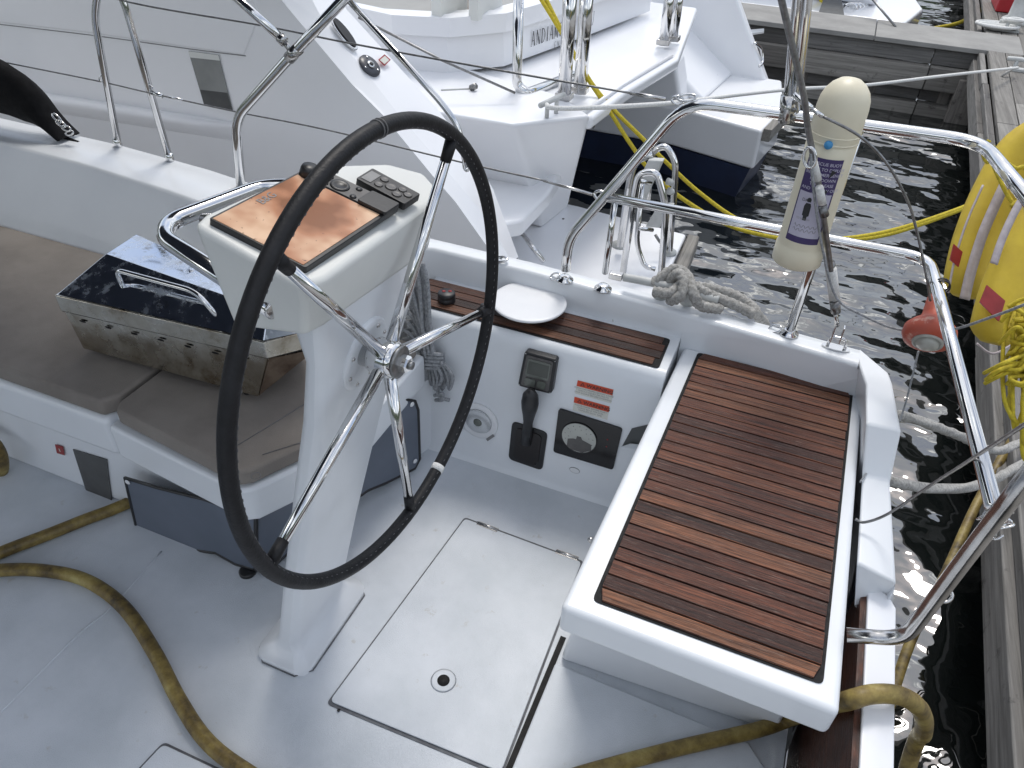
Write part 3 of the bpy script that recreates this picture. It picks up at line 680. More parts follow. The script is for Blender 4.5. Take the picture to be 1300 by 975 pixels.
obj('screen_lettering', text_mb('B&G', psub(.34, .5, .09, .2, .0125)[0] + PU * .012, PY * 1, -PU, .020, .0004), 'greyink', cp)
ctr = psub(.815, .985, .05, .95, .0115)
d = MB(); d.slab(rounded_quad(ctr, .06), PN * .002); obj('button_strip', d, 'btn', cp)
c = psub(.86, .9, .10, .12, .012)[0]; d = MB(); d.lathe(c, PN, [(.017, 0), (.015, .012), (.013, .016), (.001, .017)], 24); obj('rotary_knob', d, 'black', cp)
c = psub(.89, .9, .42, .5, .0136)[0]; d = MB(); d.lathe(c, PN, [(.017, 0), (.016, .002), (.011, .0025), (.009, .001)], 28); obj('navigation_pad', d, 'black', cp)
for u_, v_ in ((.93, .27), (.84, .30), (.95, .58), (.84, .62)):
    c = psub(u_, u_, v_, v_, .0135)[0]; d = MB(); d.lathe(c, PN, [(.006, 0), (.005, .002), (.001, .0025)], 14); obj('button', d, 'black', cp)
cf = psub(.80, .975, .70, 1.02, .014); d = MB(); d.slab(rounded_quad(cf, .1), PN * .006); obj('card_cover', d, 'black', cp, bev=.004)
# autopilot keypad
kq = pq_([(473, 213), (534, 246), (514, 259), (452, 226)], 0.013)
d = MB(); d.slab([q_ - PN * .014 for q_ in rounded_quad(kq, .08)], PN * .014); kp = obj('autopilot_keypad', d, 'black', podo, bev=.002, seg=2)
def ks(u, v): a, b, c_, d_ = kq; return (a * (1 - u) + b * u) * (1 - v) + (d_ * (1 - u) + c_ * u) * v
ku = (kq[1] - kq[0]).normalized(); kv = (kq[3] - kq[0]).normalized()
d = MB(); d.slab([ks(.05, .2) + PN * .0003, ks(.24, .2) + PN * .0003, ks(.24, .85) + PN * .0003, ks(.05, .85) + PN * .0003], PN * .0006); obj('keypad_display', d, 'greyink', kp)
for u_, v_, r_ in ((.35, .3, .008), (.37, .72, .008), (.55, .5, .011), (.73, .32, .008), (.74, .72, .009), (.88, .45, .008)):
    d = MB(); d.lathe(ks(u_, v_) + PN * .0004, PN, [(r_, 0), (r_ * .85, .0018), (r_ * .6, .0012)], 18); obj('button', d, 'btn', kp)
# guard rail round the pod
gz = 1.125
gp_ = [at(347, 393, gz - .015), at(212, 302, gz), at(236, 275, gz), at(335, 237, gz), at(372, 238, gz), at(420, 250, gz - .02)]
e1 = (gp_[0] - gp_[1]).normalized()
gpath = fillet([gp_[0], at(208, 302, gz), at(214, 282, gz), at(330, 238, gz), at(372, 236, gz), V((-.80, 1.16, gz - .01))], .045, 6)
gr_ = MB(); gr_.tube(gpath, .0155, 20, False); grl = obj('guard_rail', gr_, 'chrome', podo)
d = MB(); d.lathe(gp_[0] - e1 * .002, e1, [(.0155, 0), (.0155, .004), (.012, .006)], 24); obj('end_cap', d, 'chrome_worn', podo)
d = MB(); c = at(262, 280, gz); d.tube([c + V((-.005, 0, 0)), c + V((.04, .0, .01)), V((-.80, c.y, 1.14))], .012, 12, False); obj('rail_bracket', d, 'chrome_worn', podo)
# --- steering wheel
wroot = MB(); R_ = .40
wu = V((0, 0, 1)); wu = (wu - hn * wu.dot(hn)).normalized(); wv = hn.cross(wu)
NR = 120
rim = [hub + (wu * math.cos(2 * math.pi * k / NR) + wv * math.sin(2 * math.pi * k / NR)) * R_ for k in range(NR)]
wroot.tube(rim, .0130, 18, False, True); sw_ = obj('steering_wheel', wroot, 'rubber', yacht, label='large black leather-covered wheel rim on five steel spokes')
def rimang(px, py):
    p_ = atp(px, py, hub, hn) - hub; return math.atan2(p_.dot(wv), p_.dot(wu))
def rp(a_, r_=R_, l=0): return hub + (wu * math.cos(a_) + wv * math.sin(a_)) * r_ + hn * l
for a0 in (rimang(478, 158), rimang(482, 157)):
    d = MB(); t_ = [rp(a0) + (rp(a0) - hub).normalized() * math.cos(x_) * .0134 + hn * math.sin(x_) * .0134 for x_ in [2 * math.pi * k / 16 for k in range(16)]]
    d.tube(t_, .0012, 6, False, True); obj('leather_seam', d, 'stitch', sw_)
a0 = rimang(555, 594); d = MB(); d.tube([rp(a0 - .018), rp(a0), rp(a0 + .018)], .0142, 18, False); obj('white_tape_band', d, 'rope_white', sw_)
d = MB()
for k in range(150):       # stitching along the inner side of the rim
    a_ = 2 * math.pi * k / 150; t_ = rp(a_, R_ - .0094, .0094)
    e_ = rp(a_ + .012, R_ - .0089, .0099); d.tube([t_, e_], .0006, 4, False)
obj('stitching', d, 'stitch', sw_)
hb = hub + hn * -.005
for px, py in ((570, 190), (368, 342), (352, 700), (519, 632), (614, 396)):
    a_ = rimang(px, py); s_ = MB(); s_.tube([rp(a_, .028, -.01), rp(a_, R_ - .012)], [.0118, .0088], 16, False); obj('spoke', s_, 'chrome', sw_)
    s_ = MB(); s_.tube([rp(a_, R_ - .046, -.001), rp(a_, R_ - .008)], [.0098, .0112], 14, False); obj('spoke_sleeve', s_, 'rubber', sw_)
d = MB(); d.lathe(hub - hn * .075, hn, [(.026, 0), (.026, .035), (.03, .037), (.034, .045), (.034, .078), (.030, .085), (.027, .088)], 36); obj('wheel_hub', d, 'chrome', sw_)
d = MB(); d.lathe(hub + hn * .013, hn, [(.030, 0), (.030, .004), (.026, .006)], 32); obj('hub_plate', d, 'wire', sw_)
d = MB(); d.lathe(hub + hn * .018, hn, [(.0155, 0), (.0155, .014), (.013, .017), (.006, .017)], 6, smooth=False); obj('hub_nut', d, 'chrome', sw_)
d = MB(); d.lathe(hub + hn * .0355, hn, [(.008, 0), (.007, .006)], 16); obj('shaft_end', d, 'wire', sw_)

# --- rails, stanchions and wires of the stern
YR = 1.88
def yr(px, py, y=YR): return aty(px, py, y)
foot = yr(718, 343)
pr = MB(); corner = atx(1247, 186, .345)
top_end = V((.46, 1.05, corner.z + .01))
tp = [foot, yr(723, 300), yr(862, 131), yr(1000, 146), yr(1090, 156), V((.28, YR, 1.19)), V((.345, YR - .06, 1.19)), None]
inn_dir = at(1300, 250, 1.19)
tp[-1] = inn_dir + (inn_dir - V((.345, 1.8, 1.19))) * .6
path = fillet([foot, yr(722, 303), yr(872, 128), yr(1000, 146), V((.343, YR, 1.19)), tp[-1]], .075, 7)
pr.tube(path, .0138, 18, False)
push = obj('stern_rail', pr, 'chrome', yacht, label='polished stainless stern rail with curved top tube')
mr = MB(); jn = yr(770, 250); mcz = .905
endm = at(1262, 645, mcz)
mr.tube(fillet([jn, yr(985, 291), V((.338, YR, mcz)), endm], .06, 7), .0128, 18, False); obj('middle_rail', mr, 'chrome', push)
dg = MB(); g0 = at(1075, 806, .52); dpt = [g0, at(1130, 810, .535), at(1170, 778, .62), at(1262, 655, mcz - .01), at(1310, 590, 1.03), at(1360, 520, 1.17)]
dg.tube(fillet([g0, at(1148, 812, .55), at(1262, 660, mcz - .012), at(1340, 560, 1.1)], .05, 7), .0138, 18, False); obj('gate_tube', dg, 'chrome_worn', push)
def vtube(a, b, r, name='stanchion', mat='chrome', parent=push):
    m_ = MB(); m_.tube([a, b], r, 16, False); return obj(name, m_, mat, parent)
s1_ = yr(1003, 418); vtube(s1_, V((s1_.x + .01, YR, 1.18)), .0125)
for k in range(3): pass
s2_ = yr(768, 347); vtube(s2_, yr(781, 254), .0088)
def footplate(p_, r=.026, nm='rail_foot'):
    d = MB(); d.lathe(V((p_.x, p_.y, ZC + .001)), (0, 0, 1), [(r, 0), (r, .004), (r * .62, .007), (r * .6, .014), (r * .5, .016)], 28); return obj(nm, d, 'chrome', push)
for p_ in (foot, s1_, s2_): footplate(p_)
for px, py in ((706, 338), (986, 411)):       # eye beside the feet
    c = yr(px, py); d = MB(); c.z = ZC + .006; d.tube(disc(c, V((.8, -.3, .3)), V((.2, .6, .6)), .017, .012, 16), .003, 8, False, True); obj('rail_eye', d, 'chrome', push)
# tall double post clamped to the top rail
pc = yr(1000, 146)
for i, (t_, b_, r_) in enumerate((((1012, 0), (1000, 135), .0115), ((1024, 0), (1008, 150), .0125))):
    a_ = yr(*b_); e_ = yr(*t_); e_ = a_ + (e_ - a_) * 2.6; vtube(a_, e_, r_, 'tall_post')
d = MB(); dirp = (yr(1020, 0) - yr(1003, 150)).normalized(); d.tube([pc - dirp * .015, pc + dirp * .045], .02, 16, False); d.tube([yr(990, 145), yr(1010, 148)], .0175, 16, False); obj('tube_clamp', d, 'chrome_worn', push)
for k in range(3):
    d = MB(); c = pc + dirp * (.0 + .018 * k) + V((.012, -.015, 0)); d.lathe(c, (.6, -1, .2), [(.006, 0), (.006, .007), (.003, .009)], 6, smooth=False); obj('clamp_bolt', d, 'wire', push)
# backstay
bs0 = yr(1063, 436, 1.865); bs0.z = ZC
def bs(px, py, y=1.84): return aty(px, py, y)
bk = MB(); bk.tube([bs(1056, 352, 1.815), bs(1042, 250, 1.715), bs(1026, 165, 1.67), bs(1020, 120, 1.64), bs(992, 0, 1.56), bs(960, -140, 1.47)], .0064, 10); back = obj('backstay', bk, 'wire', yacht)
d = MB(); d.tube([bs(1055, 342, 1.81), bs(1060, 385, 1.84)], .0135, 16, False); obj('taped_turnbuckle', d, 'rope_white', back)
for a_, b_ in (((1053, 334), (1055, 342)), ((1057, 356), (1057.5, 362)), ((1060, 384), (1061, 396))):
    d = MB(); d.tube([bs(*a_, 1.82), bs(*b_, 1.825)], .0125, 14, False); obj('turnbuckle_barrel', d, 'wire', back)
d = MB(); d.tube([bs(1060.5, 395, 1.85), bs(1063, 414, 1.86)], .0055, 12, False); obj('threaded_stud', d, 'chrome_worn', back)
d = MB(); c = yr(1064, 422, 1.865)
for s_ in (-1, 1): d.slab([c + V((s_ * .011 - .002, -.010, .02)), c + V((s_ * .011 + .002, -.010, .02)), c + V((s_ * .011 + .002, .010, .02)), c + V((s_ * .011 - .002, .010, .02))], (0, 0, -.05))
obj('toggle', d, 'chrome', back, bev=.001, seg=1)
d = MB(); cz = V((bs0.x, bs0.y, ZC))
d.slab(disc(cz + V((0, 0, .001)), V((1, 0, 0)), V((0, 1, 0)), .036, .014, 24), (0, 0, .004))
d.tube(fillet([cz + V((-.022, 0, .0)), cz + V((-.020, 0, .034)), cz + V((.020, 0, .034)), cz + V((.022, 0, 0))], .014), .0045, 10, False); obj('chainplate', d, 'chrome', back)
# thin shroud fitting on the backstay
d = MB(); q0 = yr(1008, 120, 1.70); d.tube([q0, yr(1030, 138, 1.685)], .0070, 12, False); d.tube([yr(1030, 138, 1.685), yr(1045, 148, 1.68)], .0046, 10, False); obj('wire_terminal', d, 'chrome', back)
# control lines from the backstay
m_ = MB(); m_.tube([yr(1045, 148, 1.68), yr(1090, 172, 1.69), yr(1124, 205, 1.71), yr(1150, 250, 1.73), yr(1163, 290, 1.76), yr(1176, 350, 1.76), yr(1181, 382, 1.76)], .0030, 8); obj('light_lead', m_, 'wire', back)
m_ = MB(); m_.tube([yr(1029, 196, 1.665), yr(1034, 250, 1.69), yr(1045, 320, 1.76), yr(1062, 378, 1.78), yr(1095, 400, 1.78), yr(1140, 418, 1.76), yr(1200, 420, 1.7), yr(1260, 402, 1.6), yr(1330, 375, 1.5)], .0030, 8); obj('grey_cord', m_, 'rope_dark', back)
d = MB(); d.tube(disc(yr(1028, 200, 1.67), V((1, 0, .6)), V((-.4, 0, 1)), .012, .022, 18), .0035, 8, False, True); obj('shackle', d, 'chrome', back)
d = MB(); d.tube([yr(1044, 262, 1.715), yr(1047, 274, 1.72)], .010, 12, False); obj('wire_clamp', d, 'wire', back)
for a_, b_ in (((1032, 205), (1038, 228)), ((1040, 238), (1044, 258))):
    d = MB(); d.tube([yr(*a_, 1.68), yr(*b_, 1.70)], .0088, 12, False); obj('wire_sleeve', d, 'rope_white', back)
m_ = MB(); m_.tube([yr(1166, 446, 1.80), aty(1140, 540, 1.78), at(1092, 612, .515)], .0024, 6); obj('thin_cord', m_, 'rope_dark', back)
m_ = MB(); m_.tube([at(1086, 659, .51), at(1098, 663, .512), at(1128, 652, .56), at(1180, 617, .72), at(1230, 585, .9), at(1330, 520, 1.2)], .0032, 8); obj('dark_cord', m_, 'wire', back)
# wire knot where the rails join
d = MB(); rnd = random.Random(5); c = at(1267, 658, mcz - .02)
for k in range(5):
    d.tube([c + V((rnd.uniform(-.02, .02), rnd.uniform(-.02, .02), rnd.uniform(-.03, .015))) for j in range(5)], .0022, 6)
obj('lashing_wire', d, 'chrome', push)
# ring hanging under the tube
d = MB(); c = at(1200, 757, .55); d.tube(disc(c, V((1, .3, 0)), V((0, .6, .8)), .013, .012, 20), .0035, 8, False, True); obj('hanging_ring', d, 'chrome_worn', push)
# lifelines and forward tubes
ll = MB(); e_ = yr(862, 131)
ll.tube([aty(60, -30, 1.92), aty(165, 3, 1.92), aty(330, 32, 1.92), aty(455, 57, 1.90), aty(655, 93, 1.89), aty(800, 118, 1.88)], .0028, 8)
life = obj('lifeline', ll, 'wire', yacht)
m_ = MB(); m_.tube([aty(800, 118, 1.88), aty(845, 126, 1.88)], .0048, 10, False); obj('wire_terminal', m_, 'chrome_worn', life)
m_ = MB(); m_.tube(disc(yr(860, 127), V((1, 0, 0)), V((0, .4, 1)), .014, .009, 16), .003, 8, False, True); m_.tube(disc(yr(872, 124), V((1, 0, .2)), V((0, .6, 1)), .022, .008, 16), .003, 8, False, True); obj('shackle', m_, 'chrome', life)
ll = MB(); ll.tube([aty(-40, 70, 1.93), aty(120, 102, 1.93), aty(190, 118, 1.92), aty(300, 142, 1.92), aty(415, 165, 1.91), aty(590, 207, 1.9), aty(690, 229, 1.89)], .0026, 8); l2 = obj('lifeline', ll, 'wire', yacht)
m_ = MB(); m_.tube([aty(690, 229, 1.89), aty(752, 247, 1.88)], .0042, 10, False); obj('wire_terminal', m_, 'chrome_worn', l2)
m_ = MB(); m_.tube(disc(yr(762, 248), V((1, 0, 0)), V((0, .4, 1)), .016, .011, 16), .0042, 8, False, True); obj('shackle', m_, 'chrome', l2)
m_ = MB(); m_.tube([aty(193, 118, 1.92), aty(206, 122, 1.92)], .0075, 8, False); m_.tube([aty(214, 123, 1.92), aty(232, 127, 1.92)], .004, 8, False); obj('wire_terminal', m_, 'chrome', l2)
gt = MB(); gt.tube(fillet([aty(151, 188, 1.93), aty(120, 25, 1.93), aty(124, -12, 1.93), aty(150, -14, 1.93), aty(160, 10, 1.93), aty(217, 207, 1.93)], .05, 6), .0115, 14, False); gate = obj('gate_stanchion', gt, 'chrome', yacht)
for px, py in ((151, 187), (217, 206)):
    d = MB(); c = aty(px, py, 1.93); d.lathe(V((c.x, c.y, c.z - .02)), (0, 0, 1), [(.015, 0), (.014, .05), (.0115, .053)], 18); obj('socket', d, 'chrome', gate)
for px, py in ((129, 100), (191, 113)):
    d = MB(); d.tube(disc(aty(px, py, 1.925), V((1, 0, 0)), V((0, .5, 1)), .010, .010, 14), .0025, 6, False, True); obj('wire_eye', d, 'chrome', gate)
# tube arch reaching up to the awning
ar = MB(); ar.tube(fillet([aty(306, 240, 1.9), aty(299, 150, 1.9), aty(374, 66, 1.9), aty(520, -90, 1.9)], .06, 6), .0155, 16, False); arch = obj('awning_tube', ar, 'chrome', yacht)
m_ = MB(); m_.tube([aty(270, -30, 1.9), aty(356, 48, 1.9)], .0125, 14, False); obj('awning_strut', m_, 'chrome', arch)
m_ = MB(); m_.tube([aty(355, 47, 1.9), aty(362, 54, 1.9)], .015, 14, False); m_.tube([aty(360, 52, 1.9), aty(370, 66, 1.9)], .008, 12, False); m_.tube([aty(367, 74, 1.9), aty(379, 61, 1.9)], .0178, 16, False); obj('tube_joint', m_, 'chrome_worn', arch)
m_ = MB(); m_.tube(fillet([aty(438, -5, 1.9), aty(560, 130, 1.9), aty(582, 160, 1.9), aty(592, 212, 1.9)], .05, 6), .0088, 14, False); obj('awning_strut', m_, 'chrome', arch)
m_ = MB(); m_.tube(disc(aty(593, 207, 1.9), V((1, 0, 0)), V((0, .2, 1)), .011, .022, 16), .004, 8, False, True); obj('strut_hook', m_, 'chrome', arch)
d = MB(); c = aty(636, 324, 1.9); c.z = ZC + .008; d.tube(disc(c, V((1, 0, .2)), V((0, 1, .3)), .022, .011, 18), .0042, 8, False, True); d.obox(c + V((-.012, 0, -.004)), V((.014, 0, 0)), V((0, .009, 0)), V((0, 0, .004))); obj('pad_eye', d, 'chrome', yacht)
# awning (bimini) above and ahead of the camera, unseen; its spread shaped for shade
aw = MB(); rows = []
for i in range(9):
    y_ = -2.4 + 4.7 * i / 8; z_ = 2.32 - .10 * ((y_ + .05) / 2.3) ** 2
    rows.append([V((x_, y_, z_ + .04 * math.sin((x_ + 3.6) * 2))) for x_ in (-5.0, -4.0, -3.0, -2.0, -1.05)])
aw.strip(rows, True); ao = obj('awning', aw, 'shade_cloth', yacht)
sm = ao.modifiers.new('s', 'SOLIDIFY'); sm.thickness = .01
# cleat with mooring line
clt = MB(); c0 = at(795, 352, ZC + .045); c1 = at(958, 388, ZC + .04)
a_ = at(792, 352, ZC + .04); b_ = at(880, 372, ZC + .045); b2 = at(912, 381, ZC + .04)
clt.tube([a_, (a_ + b_) / 2 + V((0, 0, .004)), b_, b2], [.012, .014], 14)
for px, py in ((838, 377), (872, 385)):
    p_ = at(px, py, ZC); clt.lathe(p_, (0, 0, 1), [(.020, 0), (.014, .01), (.012, .03), (.015, .045)], 18)
cl = obj('deck_cleat', clt, 'galv', yacht)
m_ = MB(); m_.obox(at(782, 350, ZC + .012), V((.02, 0, 0)), V((0, .012, 0)), V((0, 0, .01))); obj('cleat_foot', m_, 'chrome_worn', cl, bev=.003)
# forward black canvas cover on the left coaming: lies on the deck
bag = thing('sail_block_cover', 'black canvas cover with a steel snap shackle on the left coaming', 'canvas cover', aty(50, 165, 1.9))
bm1 = MB(); prs = []
for px, py, ww_ in ((-60, 90, .30), (0, 108, .24), (28, 124, .17), (44, 138, .135), (50, 143, .10), (66, 160, .06), (84, 176, .012)):
    c = aty(px, py, 1.88); prs.append([c + V((-ww_ * .55, 0, -ww_ * .45)), c + V((-ww_ * .2, -.05, ww_ * .1)), c + V((ww_ * .25, -.02, ww_ * .45)), c + V((ww_ * .3, .06, ww_ * .3)), c + V((-ww_ * .2, .07, -ww_ * .2)), c + V((-ww_ * .55, 0, -ww_ * .45))])
bm1.strip(prs, True); obj('canvas', bm1, 'fabric_black', bag, sub=1)
m_ = MB()
m_.slab([aty(60, 160, 1.9), aty(72, 168, 1.9), aty(108, 182, 1.9), aty(88, 181, 1.9)], (0, -.01, .0)); obj('strap', m_, 'fabric_black', bag)
m_ = MB(); rnd = random.Random(2)
for k, (px, py) in enumerate(((72, 150), (77, 157), (84, 163), (88, 169))):
    m_.tube(disc(aty(px, py, 1.87), V((1, 0, -.7 + k * .3)), V((.3, .5, 1)), .020, .009, 14), .0032, 7, False, True)
obj('snap_shackle', m_, 'chrome', bag)

# ================================================================== LOOSE THINGS
# hose: one long dirty hose
def hz(px, py, z=.02): return at(px, py, z)
hose = MB()
HR = .0178
h1 = [hz(-160, 770), hz(-60, 735), hz(0, 724), hz(60, 725), hz(112, 738), hz(158, 772), hz(196, 828), hz(228, 890), hz(262, 940), hz(310, 978), hz(390, 1022), hz(520, 1050), hz(640, 1015, .022), hz(740, 982, .033), hz(860, 950, .034), hz(960, 927, .034), at(1003, 912, .055), at(1042, 899, .26), at(1078, 889, .44), at(1110, 881, .46), at(1145, 884, .45), at(1169, 902, .36), at(1172, 930, .22), at(1155, 965, .05), V((.60, .85, -.35)), V((.66, 1.0, -.70)), V((.66, 1.15, -.85)), V((.68, 1.30, -.75))]
h1.append(at(1150, 830, -.55)); h1.append(at(1195, 740, -.50)); h1.append(at(1240, 640, -.42)); h1.append(at(1285, 560, -.32)); h1.append(at(1330, 500, -.25))
hose.tube(h1, HR, 14, res=8); tag(obj('garden_hose', hose, 'hose'), 'dirty yellow-brown hose snaking over the cockpit floor and out over the stern', 'hose')
h2 = MB(); h2.tube([hz(-220, 800), hz(-80, 738), hz(0, 702), hz(60, 679), hz(110, 659), hz(140, 648), hz(168, 636)], HR, 14, res=8)
tag(obj('garden_hose', h2, 'hose'), 'straight end of brown hose running into the opening in the bench front', 'hose')
h3 = MB(); h3.tube([V((-2.30, .99, .04)), aty(-30, 640, .975), aty(2, 600, .975), aty(-10, 560, .975), aty(-60, 545, .975), aty(-110, 580, .975), aty(-90, 650, .975)], .018, 14, closed=True)
tag(obj('hose_coil', h3, 'hose'), 'loop of brown hose against the bench front at the far left edge', 'hose')
# grill box
zg = .458; gbl = at(100, 446, zg + .02); grl_ = thing('portable_grill', 'stained stainless steel box grill with arched handle on the cockpit cushion', 'grill', (-1.45, 1.25, zg))
# bottom rectangle: front-left, front-right, back-right, back-left (slightly turned)
bFL, bFR = V((-1.72, 1.145, zg + .02)), V((-1.155, 1.175, zg + .02)); bBR, bBL = V((-1.165, 1.40, zg + .02)), V((-1.73, 1.40, zg + .02))
tFL, tFR = at(72, 372, .665), at(316, 424, .665); tBR, tBL = at(399, 419, .655), V((at(72, 372, .665).x + .01, 1.50, .665))
mFL, mFR = at(78, 396, .635), at(312, 449, .635)
tFR = at(334, 431, .665); tBR = at(399, 417, .665); tFL = at(72, 372, .665); tBL = V((-1.76, 1.43, .665))
dn = V((0, 0, -.054))
body = MB(); body.add([bFL, bFR, bBR, bBL, tFL + dn, tFR + dn, tBR + dn, tBL + dn], [[0, 1, 2, 3], [4, 5, 6, 7], [0, 1, 5, 4], [2, 3, 7, 6], [3, 0, 4, 7], [1, 2, 6, 5]])
obj('grill_body', body, 'grill', grl_, bev=.004, seg=2)
epl = MB(); nn = ((bFR - tFR).cross(bBR - bFR)).normalized(); nn = nn if nn.x > 0 else -nn
epl.slab([q_ + nn * .002 for q_ in (bFR + V((0, .004, .004)), bBR + V((0, -.004, .004)), tBR + dn * 1.1 + V((0, -.004, 0)), tFR + dn * 1.1 + V((0, .004, 0)))], nn * .002); obj('end_plate', epl, 'grill_end', grl_)
rimg = MB(); rimg.slab([q_ + dn for q_ in (tFL + V((-.004, -.006, 0)), tFR + V((.006, -.006, 0)), tBR + V((.006, .006, 0)), tBL + V((-.004, .006, 0)))], (0, 0, .050)); obj('lid_rim', rimg, 'grill', grl_, bev=.003, seg=2)
gk = MB(); gk.slab([q_ + dn + V((0, 0, -.002)) for q_ in (tFL + V((-.001, -.003, 0)), tFR + V((.003, -.003, 0)), tBR, tBL)], (0, 0, .003)); obj('lid_gap', gk, 'blackgloss', grl_)
# lid top: rises from the front edge, clipped corners, shallow hip
def L_(u, v, z): return (tFL * (1 - u) + tFR * u) * (1 - v) + (tBL * (1 - u) + tBR * u) * v + V((0, 0, z))
lid = MB()
base = [L_(0, 0, -.003), L_(1, 0, -.003), L_(1, 1, -.003), L_(0, 1, -.003)]
up_ = [L_(.09, .50, .055), L_(.93, .45, .055), L_(.93, .95, .055), L_(.09, .95, .055)]
lid.add(base + up_, [[0, 1, 5, 4], [1, 2, 6, 5], [2, 3, 7, 6], [3, 0, 4, 7], [4, 5, 6, 7]]); obj('grill_lid', lid, 'grill_lid', grl_, bev=.004, seg=2)
hn0 = lerp(base[0], up_[0], .25)
hA = at(148, 386, .70); hB = at(255, 397, .695)
hh = MB(); hh.tube(fillet([L_(.28, .22, .015), L_(.26, .22, .075), L_(.66, .22, .075), L_(.76, .18, .012)], .035, 6), .0065, 12, False); obj('lid_handle', hh, 'chrome', grl_)
for k in range(7):
    u_ = .09 + k * .135; c = (bFL * (1 - u_) + bFR * u_) * .16 + (tFL * (1 - u_) + tFR * u_ + dn) * .84
    nf = ((bFR - bFL).cross(tFL - bFL)).normalized(); nf = nf if nf.y < 0 else -nf
    sl = MB(); ux = (bFR - bFL).normalized(); uz = (tFL - bFL).normalized()
    sl.slab(disc(c + nf * .003, ux, uz, .011, .0035, 14), nf * .0008); obj('vent_slot', sl, 'blackgloss', grl_)
for u_, v_ in ((.15, .12), (.9, .85)):
    c = (bFR * (1 - u_) + bBR * u_) * .93 + (tFR * (1 - u_) + tBR * u_) * .07 + nn * .004; d = MB(); d.lathe(c, nn, [(.005, 0), (.004, .004)], 10); obj('rivet', d, 'chrome_worn', grl_)
for x_, y_ in ((-1.66, 1.18), (-1.21, 1.2), (-1.21, 1.36), (-1.66, 1.36)):
    d = MB(); d.lathe((x_, y_, zg), (0, 0, 1), [(.012, 0), (.012, .024)], 12); obj('foot', d, 'black', grl_)
# grey rope hank hung on the wall between pedestal and bench
rope = MB()
def rw(px, py, l=.03): return onwall(px, py, l)
rnd = random.Random(11)
strands = []
for i in range(9):
    x_top = 512 + i * 3.6; x_w = 546 + (i % 5) * 3.2 - 6; l = .02 + (i % 3) * .014
    rope.tube([rw(x_top - 4, 318 + i * 2, l), rw(x_top + 2, 360, l), rw(x_top * .45 + x_w * .55, 410, l), rw(x_w, 452, l * .8 + .005)], .0062, 8)
for i in range(6):
    x_w = 543 + i * 3.4; x_b = 548 + i * 4.5; l = .015 + (i % 3) * .012
    rope.tube([rw(x_w, 458, l), rw(x_b - 2, 478, l), rw(x_b, 488 + (i % 2) * 6, l), rw(x_b + 4, 478, l + .008), rw(x_w + 4, 462, l)], .0060, 8)
for k in range(5):
    y_ = 448 + k * 4.6; rope.tube([rw(535, y_ - 1, .006), rw(537, y_, .034), rw(548, y_ + 1, .046), rw(560, y_ + 2, .034), rw(562, y_ + 2.5, .006)], .0062, 8)
for i in range(5):       # loops behind the spoke, against the pedestal side
    rope.tube([rw(506 + i, 362 + i * 14, .02), rw(520, 372 + i * 13, .035), rw(530, 392 + i * 12, .02), rw(512, 398 + i * 11, .012)], .0062, 8)
rope.tube([rw(556, 490, .02), rw(556, 500, .03), rw(560, 505, .03), rw(571, 508, .02)], .0062, 8)
rope.tube(fillet([rw(552, 502, .02), rw(562, 499, .04), rw(562, 508, .03), rw(553, 508, .02)], .01), .0062, 8)
tag(obj('rope_hank', rope, 'rope_dark'), 'grey rope hank wrapped at its middle and hung behind the steering wheel', 'rope')
# mooring line made fast to the deck cleat
mr_ = MB()
def rz(px, py, z): return at(px, py, z)
def rp3(pts, r=.0145, **k): mr_.tube(pts, r, 15, res=10, lobes=3, twist=110, **k)
rp3([rz(829, 370, ZC + .05), rz(850, 372, ZC + .055), rz(868, 360, ZC + .07), rz(884, 366, ZC + .06), rz(905, 376, ZC + .045), rz(935, 388, ZC + .03), rz(958, 400, ZC + .02)])
rp3([rz(828, 362, ZC + .04), rz(838, 353, ZC + .06), rz(856, 342, ZC + .085), rz(872, 350, ZC + .09), rz(880, 372, ZC + .07), rz(890, 388, ZC + .035), rz(915, 392, ZC + .02)])
rp3([rz(846, 362, ZC + .04), rz(860, 348, ZC + .09), rz(868, 356, ZC + .09), rz(864, 376, ZC + .06), rz(850, 382, ZC + .03)])
rp3([rz(872, 362, ZC + .03), rz(900, 366, ZC + .02), rz(930, 374, ZC + .01), rz(950, 386, ZC), rz(962, 400, ZC - .01), V((.03, 2.01, .5)), V((.05, 2.03, .2)), V((.06, 2.04, -1.1))])
tag(obj('mooring_rope', mr_, 'rope'), 'grey three-strand mooring rope figure-eighted round the deck cleat', 'rope')
for pts, lab in (([(1140, 527, .30), (1168, 535, .20), (1215, 552, .05), (1262, 572, -.12), (1300, 560, -.2), (1340, 540, -.25)], 'upper of two grey stern lines crossing the dark water to the quay'),
                 ([(1128, 610, .25), (1148, 616, .17), (1195, 621, .06), (1240, 616, -.04), (1275, 602, -.12), (1330, 570, -.2)], 'lower sagging grey stern line below the other one')):
    mr_ = MB(); mr_.tube([at(*p_) for p_ in pts], .0155, 15, res=12, lobes=3, twist=100)
    tag(obj('mooring_rope', mr_, 'rope'), lab, 'rope', 'stern lines to the quay')
